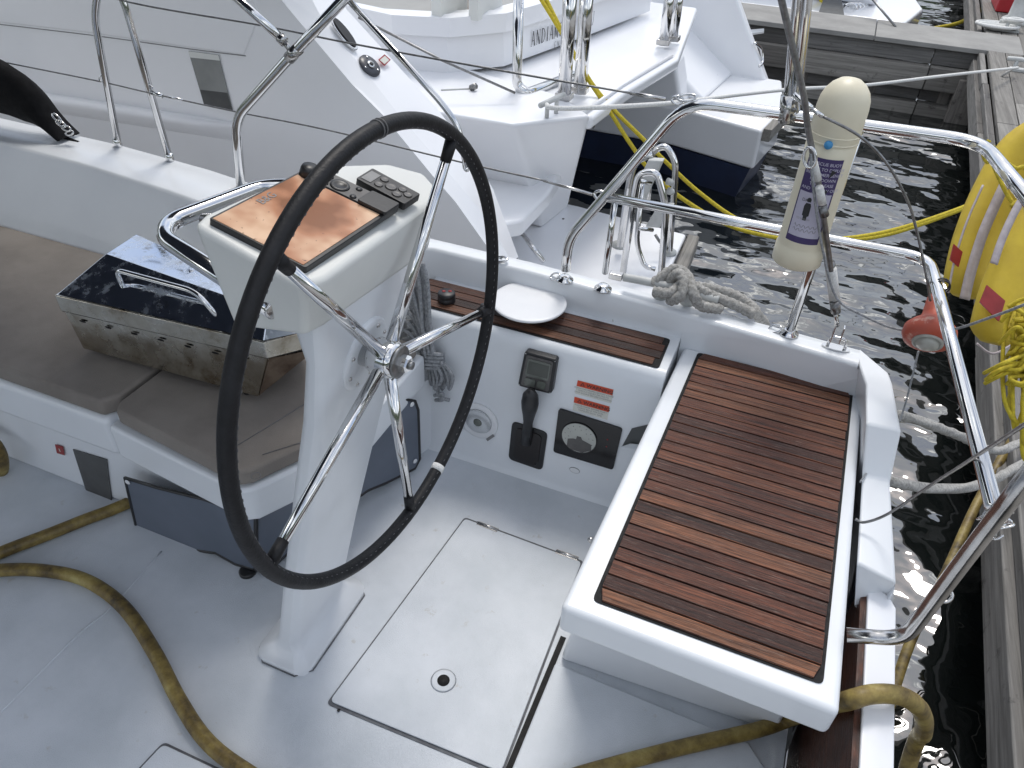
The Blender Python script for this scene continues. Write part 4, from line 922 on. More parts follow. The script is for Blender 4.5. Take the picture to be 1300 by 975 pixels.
# danbuoy container on the stanchion
dz0, dz1 = aty(1014, 332, 1.80).z, aty(1070, 96, 1.80).z
cx_ = .045; cy_ = 1.80
dan = thing('rescue_buoy_canister', 'cream plastic rescue buoy canister with purple label strapped to the stern rail', 'rescue buoy', (cx_, cy_, dz0))
hgt = dz1 - dz0; R0 = .058
prof = [(R0 * .93, 0), (R0 * 1.0, .004), (R0 * 1.0, .045), (R0 * .94, .05), (R0 * .95, .055), (R0 * .93, hgt * .55), (R0 * .93, hgt * .68), (R0 * .88, hgt * .69), (R0 * .93, hgt * .70), (R0 * .93, hgt * .855), (R0 * .89, hgt * .90), (R0 * .79, hgt * .935), (R0 * .62, hgt * .965), (R0 * .38, hgt * .988), (.001, hgt)]
d = MB(); d.lathe((cx_, cy_, dz0), (0, 0, 1), prof, 48); obj('canister_body', d, 'cream', dan)
def cyl(a_, z, r): return V((cx_ + math.sin(a_) * r, cy_ - math.cos(a_) * r, dz0 + z))
def cpatch(a0, a1, z0, z1, r, n=12):
    m2 = MB(); m2.strip([[cyl(a0 + (a1 - a0) * i / n, z0, r), cyl(a0 + (a1 - a0) * i / n, z1, r)] for i in range(n + 1)], True); return m2
LA = -.05; LW = .72; lr = R0 * .955
obj('label_border', cpatch(LA - LW, LA + LW, .072, hgt * .635, lr), 'purple', dan)
obj('label_white_area', cpatch(LA - LW + .07, LA + LW - .07, .088, hgt * .45, lr + .0006), 'lilac', dan)
def wrap_text(body, a_c, z, size, r, mat, nm='label_text', weight=0):
    t_ = text_mb(body, (0, 0, 0), (1, 0, 0), (0, 1, 0), size, 0, 'CENTER', weight)
    t_.v = [cyl(a_c + p_.x / r, z + p_.y, r) for p_ in t_.v]; return obj(nm, t_, mat, dan)
for k, t_ in enumerate(('RESCUE BUOY', 'READY TO DEPLOY', 'IN AN EMERGENCY', 'PULL DOWN', 'TO RELEASE', 'AND THROW OUT', 'ALWAYS')):
    wrap_text(t_, LA + .12, hgt * .60 - k * .0118, .0098, lr + .0008, 'lilac', weight=.01)
wrap_text('DAN', LA - .25, hgt * .40, .010, lr + .0014, 'ink'); wrap_text('TO DEPLOY', LA - .2, hgt * .30, .006, lr + .0014, 'greyink')
head_ = MB(); a_c = LA - .15; rl = lr + .0013
head_.strip([[cyl(a_c + math.cos(t) * .085, .180 + math.sin(t) * .0055, rl), cyl(a_c, .180, rl)] for t in [2 * math.pi * k / 16 for k in range(17)]]); obj('figure_head', head_, 'ink', dan)
body_ = MB(); body_.poly([cyl(a_c + u_, z_, rl) for u_, z_ in ((-.07, .130), (.08, .130), (.08, .140), (.14, .142), (.13, .166), (.09, .172), (-.09, .172), (-.14, .164), (-.13, .142), (-.07, .140))]); obj('figure_body', body_, 'ink', dan)
for pts_ in (((.3, .235), (.55, .25), (.35, .255)), ((.3, .19), (.42, .205), (.32, .21))):
    ar_ = MB(); ar_.poly([cyl(LA + u_, z_, rl) for u_, z_ in pts_]); obj('arrow_mark', ar_, 'ink', dan)
wv_ = MB()
for zz in (.105, .115):
    wv_.tube([cyl(LA - .5 + k * .05, zz + .004 * math.sin(k * 1.7), lr + .001) for k in range(20)], .0005, 4, False)
obj('wave_marks', wv_, 'greyink', dan)
d = MB(); c = cyl(-.12, hgt * .705, R0 * .96); d.lathe(c, c - V((cx_, cy_, c.z)), [(.001, -.009), (.008, -.005), (.0095, .0), (.008, .006), (.001, .0095)], 18); obj('blue_ball', d, 'blue', dan)
for zz in (.70, .735): 
    d = MB(); d.tube([cyl(a_ / 10, hgt * zz, R0 * .925) for a_ in range(-16, 17, 2)], .0018, 6, False); obj('retaining_cord', d, 'cream', dan)
d = MB(); d.tube([V((s1_.x, YR - .012, .95)), V((s1_.x, YR - .012, 1.17))], .006, 8, False); d.obox(V((cx_ + .03, 1.86, 1.13)), V((.02, 0, 0)), V((0, .02, 0)), V((0, 0, .01))); obj('mounting_bracket', d, 'cream', dan)
# orange light
c = aty(1192, 395, 1.70)
lt = thing('rescue_light', 'faded orange floating rescue light hanging lens down from the rail', 'light', c)
axis = V((-.02, -.88, -.46)).normalized(); c0 = aty(1188, 386, 1.80)
d = MB(); d.lathe(c0, axis, [(.018, -.02), (.021, -.014), (.024, .030), (.027, .044), (.046, .062), (.056, .074), (.058, .090), (.054, .101), (.040, .108)], 36); obj('light_body', d, 'orange', lt)
d = MB(); d.lathe(c0 + axis * .106, axis, [(.034, 0), (.033, .006), (.027, .007), (.025, .004), (.023, .012), (.012, .018), (.001, .019)], 32); obj('light_lens', d, 'lens', lt)
d = MB(); q0 = at(1195, 362, mcz)
for dz_ in (0, .010): d.torus(q0 + (endm - V((.338, YR, mcz))).normalized() * dz_, (endm - V((.338, YR, mcz))), .0165, .002, 24, 6)
obj('cable_tie', d, 'black', lt)
# horseshoe buoy: inverted U hung aft of the rail
hs = thing('horseshoe_buoy', 'yellow horseshoe lifebuoy with red patches and pale straps tied to the stern rail', 'lifebuoy', atx(1270, 300, .5))
def hx(px, py, x=.50): return atx(px, py, x)
def pad(name, path, w_, t_, nrm, mat='yellow', **k):
    pts = spline([V(p_) for p_ in path], 6); rows = []
    n = len(pts)
    for i, p_ in enumerate(pts):
        t = (pts[min(n - 1, i + 1)] - pts[max(0, i - 1)]).normalized(); s_ = t.cross(nrm).normalized(); nr = s_.cross(t)
        e_ = min(1, min(i, n - 1 - i) / 3.0 + .35); e_ = e_ ** .6
        rows.append([p_ + s_ * math.cos(a) * w_ * e_ + nr * (abs(math.sin(a)) ** .7 * (1 if math.sin(a) > 0 else -1)) * t_ * e_ for a in [2 * math.pi * j / 20 for j in range(21)]])
    m2 = MB(); m2.strip(rows, True, cap=True); return obj(name, m2, mat, hs, **k), pts
nr_ = V((.35, -.75, .55)).normalized()
def dd_(px, py, dep): return atd(px, py, dep)
pathA = [dd_(1225, 376, 2.12), dd_(1238, 312, 2.13), dd_(1264, 246, 2.14), dd_(1300, 190, 2.13), dd_(1350, 172, 2.1), dd_(1395, 210, 2.05), dd_(1400, 290, 2.0)]
pathB = [dd_(1264, 436, 1.92), dd_(1280, 372, 1.92), dd_(1314, 292, 1.93), dd_(1350, 240, 1.93), dd_(1380, 225, 1.93)]
padA, pa = pad('buoy_arm', pathA, .064, .040, nr_)
padB, pb_ = pad('buoy_arm', pathB, .070, .040, nr_)
viewn = -(ray(1250, 300).normalized())
def ribbon(px, dep, w_, mat, nm, lift=0):
    m2 = MB(); pts = [atd(x_, y_, dep) for x_, y_ in px]; pts = spline(pts, 6); rows = []
    for i, p_ in enumerate(pts):
        t = (pts[min(len(pts) - 1, i + 1)] - pts[max(0, i - 1)]).normalized(); s_ = t.cross(nr_).normalized()
        rows.append([p_ - s_ * w_, p_ + nr_ * w_ * .25, p_ + s_ * w_])
    m2.strip(rows, True); o_ = obj(nm, m2, mat, hs); sd = o_.modifiers.new('s', 'SOLIDIFY'); sd.thickness = .003; return o_
ribbon([(1224, 380), (1232, 345), (1246, 300), (1262, 262), (1276, 232)], 2.06, .014, 'reflect', 'strap')
ribbon([(1262, 335), (1272, 305), (1288, 270), (1306, 240)], 1.87, .010, 'reflect', 'strap')
for px, dep in (([(1204, 372), (1212, 330), (1228, 280), (1248, 235)], 2.075), ([(1240, 436), (1260, 449), (1284, 438)], 1.86)):
    m2 = MB(); m2.tube([atd(x_, y_, dep) for x_, y_ in px], .003, 6); obj('piping', m2, 'reflect', hs)
for qd, dep in (([(1210, 310), (1221, 320), (1216, 339), (1205, 330)], 2.075), ([(1252, 362), (1275, 382), (1267, 408), (1243, 384)], 1.868)):
    m2 = MB(); m2.slab([atd(x_, y_, dep) for x_, y_ in qd], nr_ * .004); obj('red_patch', m2, 'red_patch', hs)
m2 = MB()
m2.tube([atd(1252, 183, 1.98), atd(1256, 196, 2.0), atd(1272, 234, 2.0), atd(1286, 258, 1.99), atd(1296, 264, 1.97)], .0055, 8)
m2.tube([atd(1250, 200, 2.0), atd(1258, 186, 1.99), atd(1266, 196, 1.99), atd(1254, 206, 2.0), atd(1248, 192, 2.0), atd(1256, 178, 1.99)], .0055, 8)
m2.tube([atd(1280, 208, 1.95), atd(1290, 214, 1.95), atd(1300, 212, 1.95), atd(1310, 222, 1.95)], .0055, 8)
m2.tube([atd(1284, 262, 1.96), atd(1292, 256, 1.96), atd(1298, 268, 1.96), atd(1288, 272, 1.96)], .0055, 8); obj('tie_cord', m2, 'yellow_rope', hs)
# yellow line hanging from it
yl = MB(); rnd = random.Random(8)
def jj(px, py, dep, k=7): return atd(px + rnd.uniform(-k, k), py + rnd.uniform(-k, k), dep + rnd.uniform(-.03, .03))
for i in range(8):
    x0 = 1280 + i * 4; yb = 566 + rnd.uniform(-45, 34)
    yl.tube([jj(x0, 392, 1.74), jj(x0 + 4, 420, 1.72, 9), jj(x0 - 2, 455, 1.74, 9), jj(x0 - 4, yb - 30, 1.74), jj(x0 + 8, yb, 1.74, 4), jj(x0 + 22, yb - 14, 1.74, 4), jj(x0 + 26, 480, 1.74, 8)], .0046, 7)
for i in range(9):
    x0 = 1274 + rnd.uniform(-4, 10); y0_ = 385 + i * 11
    yl.tube([jj(x0, y0_ + 8, 1.74), jj(x0 + 14, y0_ - 8, 1.70), jj(x0 + 30, y0_ + 2, 1.69), jj(x0 + 22, y0_ + 22, 1.70), jj(x0 + 6, y0_ + 16, 1.72), jj(x0 + 40, y0_ + 14, 1.72)], .0046, 7)
for i in range(5):
    yl.tube([jj(1252, 476 + i * 3, 1.72, 3), jj(1272, 462 + i * 3, 1.70, 3), jj(1300, 452 + i * 4, 1.71, 4), jj(1320, 440, 1.72, 4)], .0046, 7)
tag(obj('throwing_line', yl, 'yellow_rope'), 'bright yellow floating line bunched in loops below the lifebuoy', 'rope')

# ================================================================== CATAMARAN ALONGSIDE
cat = thing('catamaran', 'bright white catamaran moored alongside with stern steps and swim platform', 'catamaran', (-1.5, 4.0, ZW))
YC = 2.9
def c9(px, py, y=YC): return aty(px, py, y)
# near hull outboard side up to the raked bulwark edge
edge = [(367, 12), (447, 107), (486, 146), (550, 224), (578, 256), (622, 318)]
side = [V((-12, YC, 1.3)), V((-4.3, YC, 1.15)), V((-2.6, YC, 1.12))] + [c9(*p_) for p_ in [(340, -18)] + edge] + [V((-1.20, YC, -.42)), V((-1.2, YC - .0, -1.3)), V((-12, YC, -1.3))]
m_ = MB(); m_.slab(side, (0, .02, 0)); hullside = obj('hull_side', m_, 'gel_hull', cat)
# chine / rub lines on the hull side: recessed lower panel and light ridge
def band(pts_top, pts_bot, y, mat, nm, par, th=.006):
    m2 = MB(); a_ = [aty(*p_, y) for p_ in pts_top]; b_ = [aty(*p_, y) for p_ in pts_bot]
    m2.slab(a_ + b_[::-1], (0, th, 0)); return obj(nm, m2, mat, par)
obj('rub_line', MB().tube([c9(-60, 24, YC - .001), c9(110, 44, YC - .001), c9(240, 62, YC - .001), c9(312, 71, YC - .001)], .0025, 6), 'greyink', hullside)
# slightly proud upper topside above the crease
m_ = MB(); m_.slab([c9(-200, 6, YC - .004), c9(110, 42, YC - .004), c9(240, 61, YC - .004), c9(310, 71, YC - .004), c9(330, 20, YC - .004), c9(300, -60, YC - .004), c9(-200, -60, YC - .004)], (0, .03, -.0)); obj('upper_topside', m_, 'gel_hull', hullside, bev=.01)
# moulded ridge
rows = []
for t in (-120, 0, 60, 130, 200, 250, 298):
    y0_ = 118 + (t - 60) * .155
    a_ = c9(t, y0_, YC); b1_ = c9(t, y0_ + 4, YC - .05); b2_ = c9(t, y0_ + 14, YC - .055); d_ = c9(t, y0_ + 24, YC)
    if t == 298: b1_ = a_ + V((.01, 0, -.01)); b2_ = b1_ + V((0, 0, -.02))
    rows.append([a_, b1_, b2_, d_])
m_ = MB(); m_.strip(rows, True); obj('moulded_ridge', m_, 'gel_cat', hullside)
# tinted hull window
m_ = MB(); m_.slab([c9(239, 65, YC - .006), c9(277, 70, YC - .006), c9(295, 140, YC - .006), c9(259, 133, YC - .006)], (0, .004, 0)); wn = obj('hull_window', m_, 'tinted', hullside)
m_ = MB(); m_.slab([c9(254, 114, YC - .0075), c9(288.5, 118, YC - .0075), c9(295, 140, YC - .0075), c9(259, 133, YC - .0075)], (0, .001, 0)); obj('window_reflection', m_, 'painted_dark', wn)
m_ = MB(); m_.slab([c9(239, 65, YC - .0075), c9(277, 70, YC - .0075), c9(279, 77, YC - .0075), c9(241.5, 73, YC - .0075)], (0, .001, 0)); obj('window_edge', m_, 'pod', wn)
# bulwark: chamfer facet, white top, inner facet – swept down along the raked edge
E1 = [(340, -22), (367, 12), (447, 107), (486, 146), (550, 224), (578, 256), (630, 335)]
E2 = [(385, -22), (412, 30), (462, 88), (502, 140), (563, 212), (606, 262), (650, 332)]
E3 = [(418, -22), (440, 12), (500, 78), (555, 138), (600, 196), (626, 240), (658, 326)]
def yb_(i): return None
r1 = [c9(*p_, YC) for p_ in E1]; r2 = [aty(*p_, YC + .10) for p_ in E2]; r3 = [aty(*p_, YC + .36) for p_ in E3]
r4 = [p_ + V((.0, .03, -.25)) for p_ in r3]
m_ = MB(); m_.strip([list(x_) for x_ in zip(r1, r2)], True); bw = obj('bulwark_chamfer', m_, 'gel_hull', cat)
m_ = MB(); m_.strip([list(x_) for x_ in zip(r2, r3)], True); m_.strip([list(x_) for x_ in zip(r3, r4)], True); bt = obj('bulwark_top', m_, 'gel_cat', cat)
# chock and plug on the bulwark top
def onbt(px, py, k=0):
    a, b, c_ = r2[2], r2[4], r3[3]; n2 = (b - a).cross(c_ - a).normalized()
    if n2.z < 0: n2 = -n2
    return atp(px, py, a + n2 * k, n2), n2
c, n2 = onbt(436, 44, .004); tdir = (r2[3] - r2[2]).normalized(); sdir = n2.cross(tdir)
m_ = MB(); m_.slab(disc(c, tdir, sdir, .085, .038, 24), n2 * .012); ck = obj('mooring_chock', m_, 'chrome', bt, bev=.004)
m_ = MB(); m_.slab(disc(c + n2 * .013, tdir, sdir, .072, .026, 24), n2 * .004); obj('chock_opening', m_, 'black', ck)
c, n2 = onbt(469, 84, .002); m_ = MB(); m_.lathe(c, n2, [(.055, 0), (.053, .008), (.02, .010)], 32); pl_ = obj('deck_filler', m_, surf('dark_grey_plate', (.06, .065, .08), (.05, .05, .06), .35, 8, bs=0), bt)
m_ = MB(); m_.lathe(c + n2 * .011, n2, [(.019, 0), (.018, .006), (.010, .006)], 20); obj('filler_ring', m_, 'chrome', pl_)
m_ = MB(); m_.lathe(c + n2 * .0185, n2, [(.010, 0), (.009, .002)], 14); obj('filler_centre', m_, 'black', pl_)
for a_ in (0.6, 2.7, 4.7):
    m_ = MB(); m_.lathe(c + n2 * .0095 + (tdir * math.cos(a_) + sdir * math.sin(a_)) * .040, n2, [(.006, 0), (.005, .002)], 10); obj('screw', m_, 'chrome', pl_)
qq = [onbt(*p_, .003)[0] for p_ in ((480, 76), (488, 69), (496, 76), (488, 84))]; m_ = MB(); m_.slab(qq, n2 * .001); sk = obj('sticker', m_, 'red_patch', bt)
qq = [onbt(*p_, .0045)[0] for p_ in ((482, 76.3), (488.5, 71), (494, 76.3), (488, 81.5))]; m_ = MB(); m_.slab(qq, n2 * .001); obj('sticker_face', m_, 'label_white', sk)
# stern platform of the near hull
zp = -.38
pf = [at(735, 261, zp), at(872, 297, zp), at(853, 345, zp) + V((-.0, -.75, 0)), V((-2.6, 3.05, zp)), V((-2.6, at(735, 261, zp).y, zp))]
m_ = MB(); m_.slab(pf, (0, 0, -.16)); sp_ = obj('swim_platform', m_, 'gel_cat', cat, bev=.02)
ed = MB(); a_, b_ = at(873, 297, zp), at(853, 346, zp); b_ = b_ + (b_ - a_) * .8; ed.slab([a_ + V((.002, 0, .004)), b_ + V((.002, 0, .004)), b_ + V((.075, 0, .004)), a_ + V((.075, 0, .004))], (0, 0, -.10)); obj('platform_fender', ed, 'dockwood_y', sp_, bev=.01)
m_ = MB(); m_.slab([V((-12, YC, -.42)), V((-.75, YC + .05, -.50)), V((-.68, 3.6, -.50)), V((-.75, 4.3, -.50)), V((-12, 4.4, -.42))], (0, .0, -.9)); obj('near_hull_bottom', m_, 'gel_hull', cat, bev=.03)
# stair block of the near hull: riser surfaces stepping up and forward
def stair(z, poly, h, nm='stern_step'):
    m2 = MB(); m2.slab([V((x_, y_, z)) for x_, y_ in poly], (0, 0, -h)); return obj(nm, m2, 'gel_cat', cat, bev=.025, seg=4)
t2 = [at(664, 279, -.02), at(695, 244, -.02), at(698, 226, -.02)]
stair(-.02, [(t2[0].x, t2[0].y), (t2[1].x + .01, t2[1].y), (t2[2].x + .02, t2[2].y + .2), (-2.3, t2[2].y + .2), (-2.3, 3.20), (t2[0].x - .2, 3.20)], .10)
m_ = MB(); m_.tube(fillet([at(657, 275, -.05), at(640, 298, -.30), at(628, 300, -.30)], .03), .014, 10, False); obj('step_bracket', m_, 'chrome_worn', sp_)
# inboard wall of near hull (faces the gap) + big block under the cockpit
g1, g2, g3 = at(752, 148, .45), at(735, 200, .05), at(722, 262, zp)
blk = MB()
ztop = .42
bp = [at(690, 135, ztop), at(752, 148, ztop)]
T0 = at(560, 150, ztop); T1 = at(649, 158, ztop); T2 = at(741, 141, ztop); T3 = at(752, 147, ztop)
blk.add([V((T1.x - .7, T1.y - .02, ztop)), T1, T3, V((T3.x, T3.y + .5, ztop)), V((-3.4, T3.y + .5, ztop)), V((-3.4, T1.y, ztop)),
         at(655, 235, -.0) , at(712, 222, -.02), V((T3.x - .02, T3.y + .5, -.5)), V((-3.4, T3.y + .5, -.5)), V((-3.4, T1.y + .1, -.5))],
        [[0, 1, 2, 3, 4, 5], [1, 6, 7, 2]])
blk = MB(); f0 = V((-2.6, T1.y - .04, ztop)); fb0 = V((-2.6, 4.05, zp)); fb1 = V((T1.x + .03, 4.05, zp)); fb3 = at(722, 262, zp)
bq0, bq3 = V((-4, 4.9, ztop)), V((-4, 5.0, zp))
blk.add([f0, T1, T3, V((T3.x - .25, T3.y + .25, ztop)), bq0, fb0, fb1, fb3, V((fb3.x - .25, fb3.y + .1, zp)), bq3],
        [[0, 1, 2, 3, 4], [0, 5, 6, 1], [1, 6, 7, 2], [2, 7, 8, 3], [3, 8, 9, 4], [9, 8, 7, 6, 5]]); obj('stern_block', blk, 'gel_cat', cat, bev=.03, seg=4)
# small lock on it
c = at(745, 151, .36); m_ = MB(); m_.obox(c + V((.04, .0, -.02)), V((.006, 0, 0)), V((0, .016, 0)), V((0, 0, .02))); obj('latch', m_, 'black', cat)
# bridge deck between the hulls
D0, D1, D2 = at(752, 148, .40), at(800, 112, .40), at(862, 74, .40)
m_ = MB(); m_.slab([D0, D1, D2, V((D2.x - .2, D2.y + 1.6, .40)), V((-6, D2.y + 1.6, .40)), V((-6, D0.y, .40))], (0, 0, -.08)); obj('bridge_deck', m_, 'gel_cat', cat, bev=.03, seg=4)
m_ = MB(); m_.slab([D0 + V((-1.6, .1, -.15)), D2 + V((-1.7, .3, -.15)), V((-6, D2.y, .25)), V((-6, D0.y, .25))], (0, 0, -.35)); obj('bridge_underside', m_, 'gel_hull', cat)
m_ = MB(); m_.tube([D0 + V((-.05, 0, .01)), D1 + V((-.05, 0, .01)), D2 + V((-.05, 0, .01))], .012, 10, False); obj('deck_lip', m_, 'gel_cat', cat)
# cockpit coaming wall carrying the name
n0 = at(440, 96, .45); 
W = [at(470, 90, .42), at(560, 100, .42), at(640, 92, .42), at(738, 48, .42), at(830, 13, .42), at(900, -20, .42)]
W = [at(430, 70, .42), at(500, 88, .42), at(570, 92, .42), at(640, 84, .42), at(738, 48, .42), at(825, 14, .42)]
ht1 = .30
m_ = MB(); m_.strip([[p_ for p_ in W], [p_ + V((-.02, .0, ht1)) for p_ in W]], False)
top_in = [p_ + V((-.10, .10, ht1)) for p_ in W]; m_.strip([[p_ + V((-.02, .0, ht1)) for p_ in W], top_in]); m_.strip([top_in, [p_ + V((0, 0, -.3)) for p_ in top_in]])
cw = obj('cockpit_coaming', m_, 'gel_cat', cat)
m_ = MB(); m_.strip([[p_ + V((.012, -.012, ht1 * .66)) for p_ in W], [p_ + V((.012, -.012, ht1)) for p_ in W], [p_ + V((-.03, .03, ht1 + .01)) for p_ in W]]); cb = obj('coaming_band', m_, 'gel_cat', cw)
# cockpit floor/benches inside
m_ = MB(); ins = [p_ + V((-.22, .16, .24)) for p_ in W]; m_.slab(ins + [V((-4, 9, .66)), V((-6, 5, .66))], (0, 0, -.05)); obj('cockpit_seat', m_, surf('grey_cockpit_floor', (.34, .34, .33), (.28, .28, .27), .7, 2), cat)
m_ = MB(); m_.slab([at(560, 20, .67), at(598, 22, .67), at(596, -20, .67), at(560, -20, .67)], (0, 0, .02)); obj('seat_back', m_, 'cushion', cat)
for px in (554, 601):
    m_ = MB(); b0 = at(px, 26, .70); m_.slab([b0 + V((-.03, 0, 0)), b0 + V((.03, 0, 0)), b0 + V((.03, .35, 0)), b0 + V((-.03, .35, 0))], (0, 0, .25)); obj('door_frame', m_, 'pod', cat)
# name lettering: high-contrast serif capitals built from strokes
L5 = {'A': [((.5, 1), (.05, 0), .05), ((.5, 1), (.95, 0), .13), ((.22, .36), (.78, .36), .04)], 'N': [((.12, 0), (.12, 1), .05), ((.12, 1), (.88, 0), .13), ((.88, 0), (.88, 1), .05)],
      'D': [((.15, 0), (.15, 1), .13), ((.15, 1), (.6, .95), .05), ((.6, .95), (.92, .65), .09), ((.92, .65), (.92, .35), .13), ((.92, .35), (.6, .05), .09), ((.6, .05), (.15, 0), .05)],
      'I': [((.5, 0), (.5, 1), .14)], 'M': [((.08, 0), (.14, 1), .05), ((.14, 1), (.5, .1), .12), ((.5, .1), (.86, 1), .05), ((.86, 1), (.92, 0), .13)],
      'O': [((.3, .02), (.7, .02), .06), ((.7, .02), (.95, .35), .10), ((.95, .35), (.95, .65), .13), ((.95, .65), (.7, .98), .10), ((.7, .98), (.3, .98), .06), ((.3, .98), (.05, .65), .10), ((.05, .65), (.05, .35), .13), ((.05, .35), (.3, .02), .10)],
      'V': [((.08, 1), (.5, 0), .13), ((.92, 1), (.5, 0), .05)], 'U': [((.15, 1), (.15, .3), .13), ((.15, .3), (.35, .02), .09), ((.35, .02), (.65, .02), .06), ((.65, .02), (.86, .3), .06), ((.86, .3), (.86, 1), .05)],
      'E': [((.15, 0), (.15, 1), .13), ((.15, 1), (.85, 1), .05), ((.15, .5), (.7, .5), .04), ((.15, 0), (.85, 0), .05)], 'C': [((.9, .8), (.6, 1), .05), ((.6, 1), (.15, .7), .09), ((.15, .7), (.15, .3), .13), ((.15, .3), (.6, 0), .09), ((.6, 0), (.9, .2), .05)], ' ': []}
def letters(txt, o_, ux, uy, h_, w_, gap, nrm):
    m2 = MB(); x_ = 0
    for ch in txt:
        if ch == 'I': x_ -= w_ * .22
        for a, b, t in L5[ch]:
            A_ = o_ + ux * (x_ + a[0] * w_) + uy * a[1] * h_ + nrm * .004; B_ = o_ + ux * (x_ + b[0] * w_) + uy * b[1] * h_ + nrm * .004
            d_ = (B_ - A_).normalized(); s_ = d_.cross(nrm) * (t * 1.5 + .03) * w_ * .5; m2.poly([A_ - s_, B_ - s_, B_ + s_, A_ + s_])
            for E_, lim in ((A_, a[1]), (B_, b[1])):
                if lim in (0, 1) and ch not in 'OC' and abs(a[1] - b[1]) > .6: m2.poly([E_ - ux * w_ * .16 - uy * h_ * .012, E_ + ux * w_ * .16 - uy * h_ * .012, E_ + ux * w_ * .16 + uy * h_ * .012, E_ - ux * w_ * .16 + uy * h_ * .012])
        if ch == 'I': x_ += w_ * .22
        x_ += w_ * (.55 if ch in 'I ' else 1) + gap
    return m2
a_, b_ = W[3], W[4]; ux = (b_ - a_).normalized(); uy = V((0, 0, 1)); nrm = ux.cross(uy); nrm = nrm if nrm.y < 0 else -nrm
def onw(px, py): return atp(px, py, a_, nrm)
s_ = onw(673.5, 59); e_ = onw(753, 27.5); wtot = (e_ - s_).dot(ux); hh_ = (onw(676, 40) - s_).z
cnt = sum(.55 if ch in 'I ' else 1 for ch in 'ANDIAMO DI NOVU'); nl = 15
gap = wtot * .02; w_ = (wtot - gap * 14) / cnt
obj('boat_name', letters('ANDIAMO DI NOVU', s_, ux, uy, abs(hh_), w_, gap, nrm), 'ink', cw)
s2 = onw(703, 62); obj('home_port', letters('ENC', s2, ux, uy, abs(hh_) * .5, w_ * .55, gap * .8, nrm), 'greyink', cw)
# far hull: stern with platform, sloped side and navy antifoul
zf = -.38
fh = thing  # keep name space tidy
fa, fb_, fc, fd = at(860, 135, zf), at(968, 166, zf), at(996, 137, zf), at(973, 112, zf)
hl = [V((-12, fa.y - .05, zf)), V((fa.x, fa.y - .03, zf)), fb_, V((fc.x, fc.y, zf)), V((fc.x - .12, fd.y + .35, zf)), V((-12, fd.y + .4, zf))]
m_ = MB(); m_.slab(hl, (0, 0, -.34)); fhul = obj('far_hull', m_, 'gel_hull', cat, bev=.03)
m_ = MB(); m_.slab([p_ + V((-.03, .02 if i < 3 else -.02, -.345)) for i, p_ in enumerate(hl)], (-.12, .05, -.5)); obj('antifoul', m_, 'navy', fhul)
m_ = MB(); a1_, b1_ = fb_ + V((.012, 0, .0)), at(993, 150, zf) ; m_.slab([fb_ + V((.005, .02, .01)), V((fc.x + .005, fc.y, zf + .01)), V((fc.x + .07, fc.y, zf + .01)), fb_ + V((.07, .02, .01))], (0, 0, -.10)); obj('platform_fender', m_, 'dockwood_y', fhul)
# scoop walls on both sides of the far hull
m_ = MB(); yf_ = fd.y + .25
m_.slab([aty(935, -2, yf_), aty(978, 118, yf_), V((-3, yf_, zf)), V((-4, yf_, 1.3)), aty(900, -80, yf_)], (0, .16, 0)); obj('far_bulwark', m_, 'gel_cat', cat, bev=.03)
m_ = MB(); yn_ = fa.y - .02
m_.slab([aty(858, 78, yn_), aty(868, 150, yn_), V((-3.5, yn_, zf)), V((-3.5, yn_, .5))], (0, .35, 0)); obj('far_inner_wall', m_, 'gel_cat', cat, bev=.04)
m_ = MB(); m_.add([V((-.95, yn_ + .25, zf)), V((-.85, yf_ + .05, zf)), V((-2.9, yf_ + .05, 1.1)), V((-2.9, yn_ + .25, 1.1)), V((-4, yf_ + .05, zf)), V((-4, yn_ + .25, zf))], [[0, 1, 2, 3], [0, 3, 5], [1, 4, 2], [2, 4, 5, 3], [0, 5, 4, 1]]); obj('stern_ramp', m_, 'gel_cat', cat, bev=.06, seg=4)
# grab handle on the far hull
m_ = MB(); m_.tube([aty(958, 55, yf_ - .02), aty(966, 62, yf_ + .1), aty(968, 78, yf_ + .1), aty(964, 84, yf_)], .014, 8); obj('grab_handle', m_, 'chrome', cat)
m_ = MB(); m_.slab([aty(948, 38, yf_ + .15), aty(970, 36, yf_ + .3), aty(970, 40, yf_ + .3), aty(950, 43, yf_ + .15)], (0, .02, -.02)); obj('fold_step', m_, 'white', cat)
# davit posts and rails standing on the bridge deck
def dpos(px, py, z=.42): return at(px, py, z)
for (px, py, tx), r_, nm in (((716, 126, 724), .045, 'davit_post'), ((736, 118, 745), .045, 'davit_post'), ((842, 57, 850), .04, 'davit_post'), ((854, 52, 862), .04, 'davit_post')):
    b0 = dpos(px, py); tpt = aty(tx, -6, b0.y); tpt = b0 + (tpt - b0) * 1.5; m_ = MB(); m_.tube([b0, tpt], r_ * .82, 16, False); pp = obj(nm, m_, 'chrome', cat)
    m_ = MB(); m_.obox(b0 + V((0, 0, .02)), V((.045, 0, 0)), V((0, .036, 0)), V((0, 0, .018))); obj('post_bracket', m_, 'chrome_worn', pp, bev=.006)
yb0 = dpos(668, 118).y
m_ = MB(); m_.tube(fillet([aty(659, -30, yb0), aty(656, 108, yb0), aty(668, 119, yb0), dpos(728, 96)], .08), .028, 12, False); obj('deck_rail', m_, 'chrome', cat)
m_ = MB(); m_.tube([aty(455, 22, 3.6), aty(560, 76, 3.7), aty(654, 118, 3.85)], .007, 6, False); obj('guard_wire', m_, 'wire', cat)
m_ = MB(); ca, cb_ = at(686, 134, .50), at(716, 120, .50); m_.tube([ca, cb_], .014, 10, False)
for t in (.3, .7): p_ = lerp(ca, cb_, t); m_.tube([p_, p_ + V((0, 0, -.08))], .012, 8, False)
obj('deck_cleat', m_, 'galv', cat)
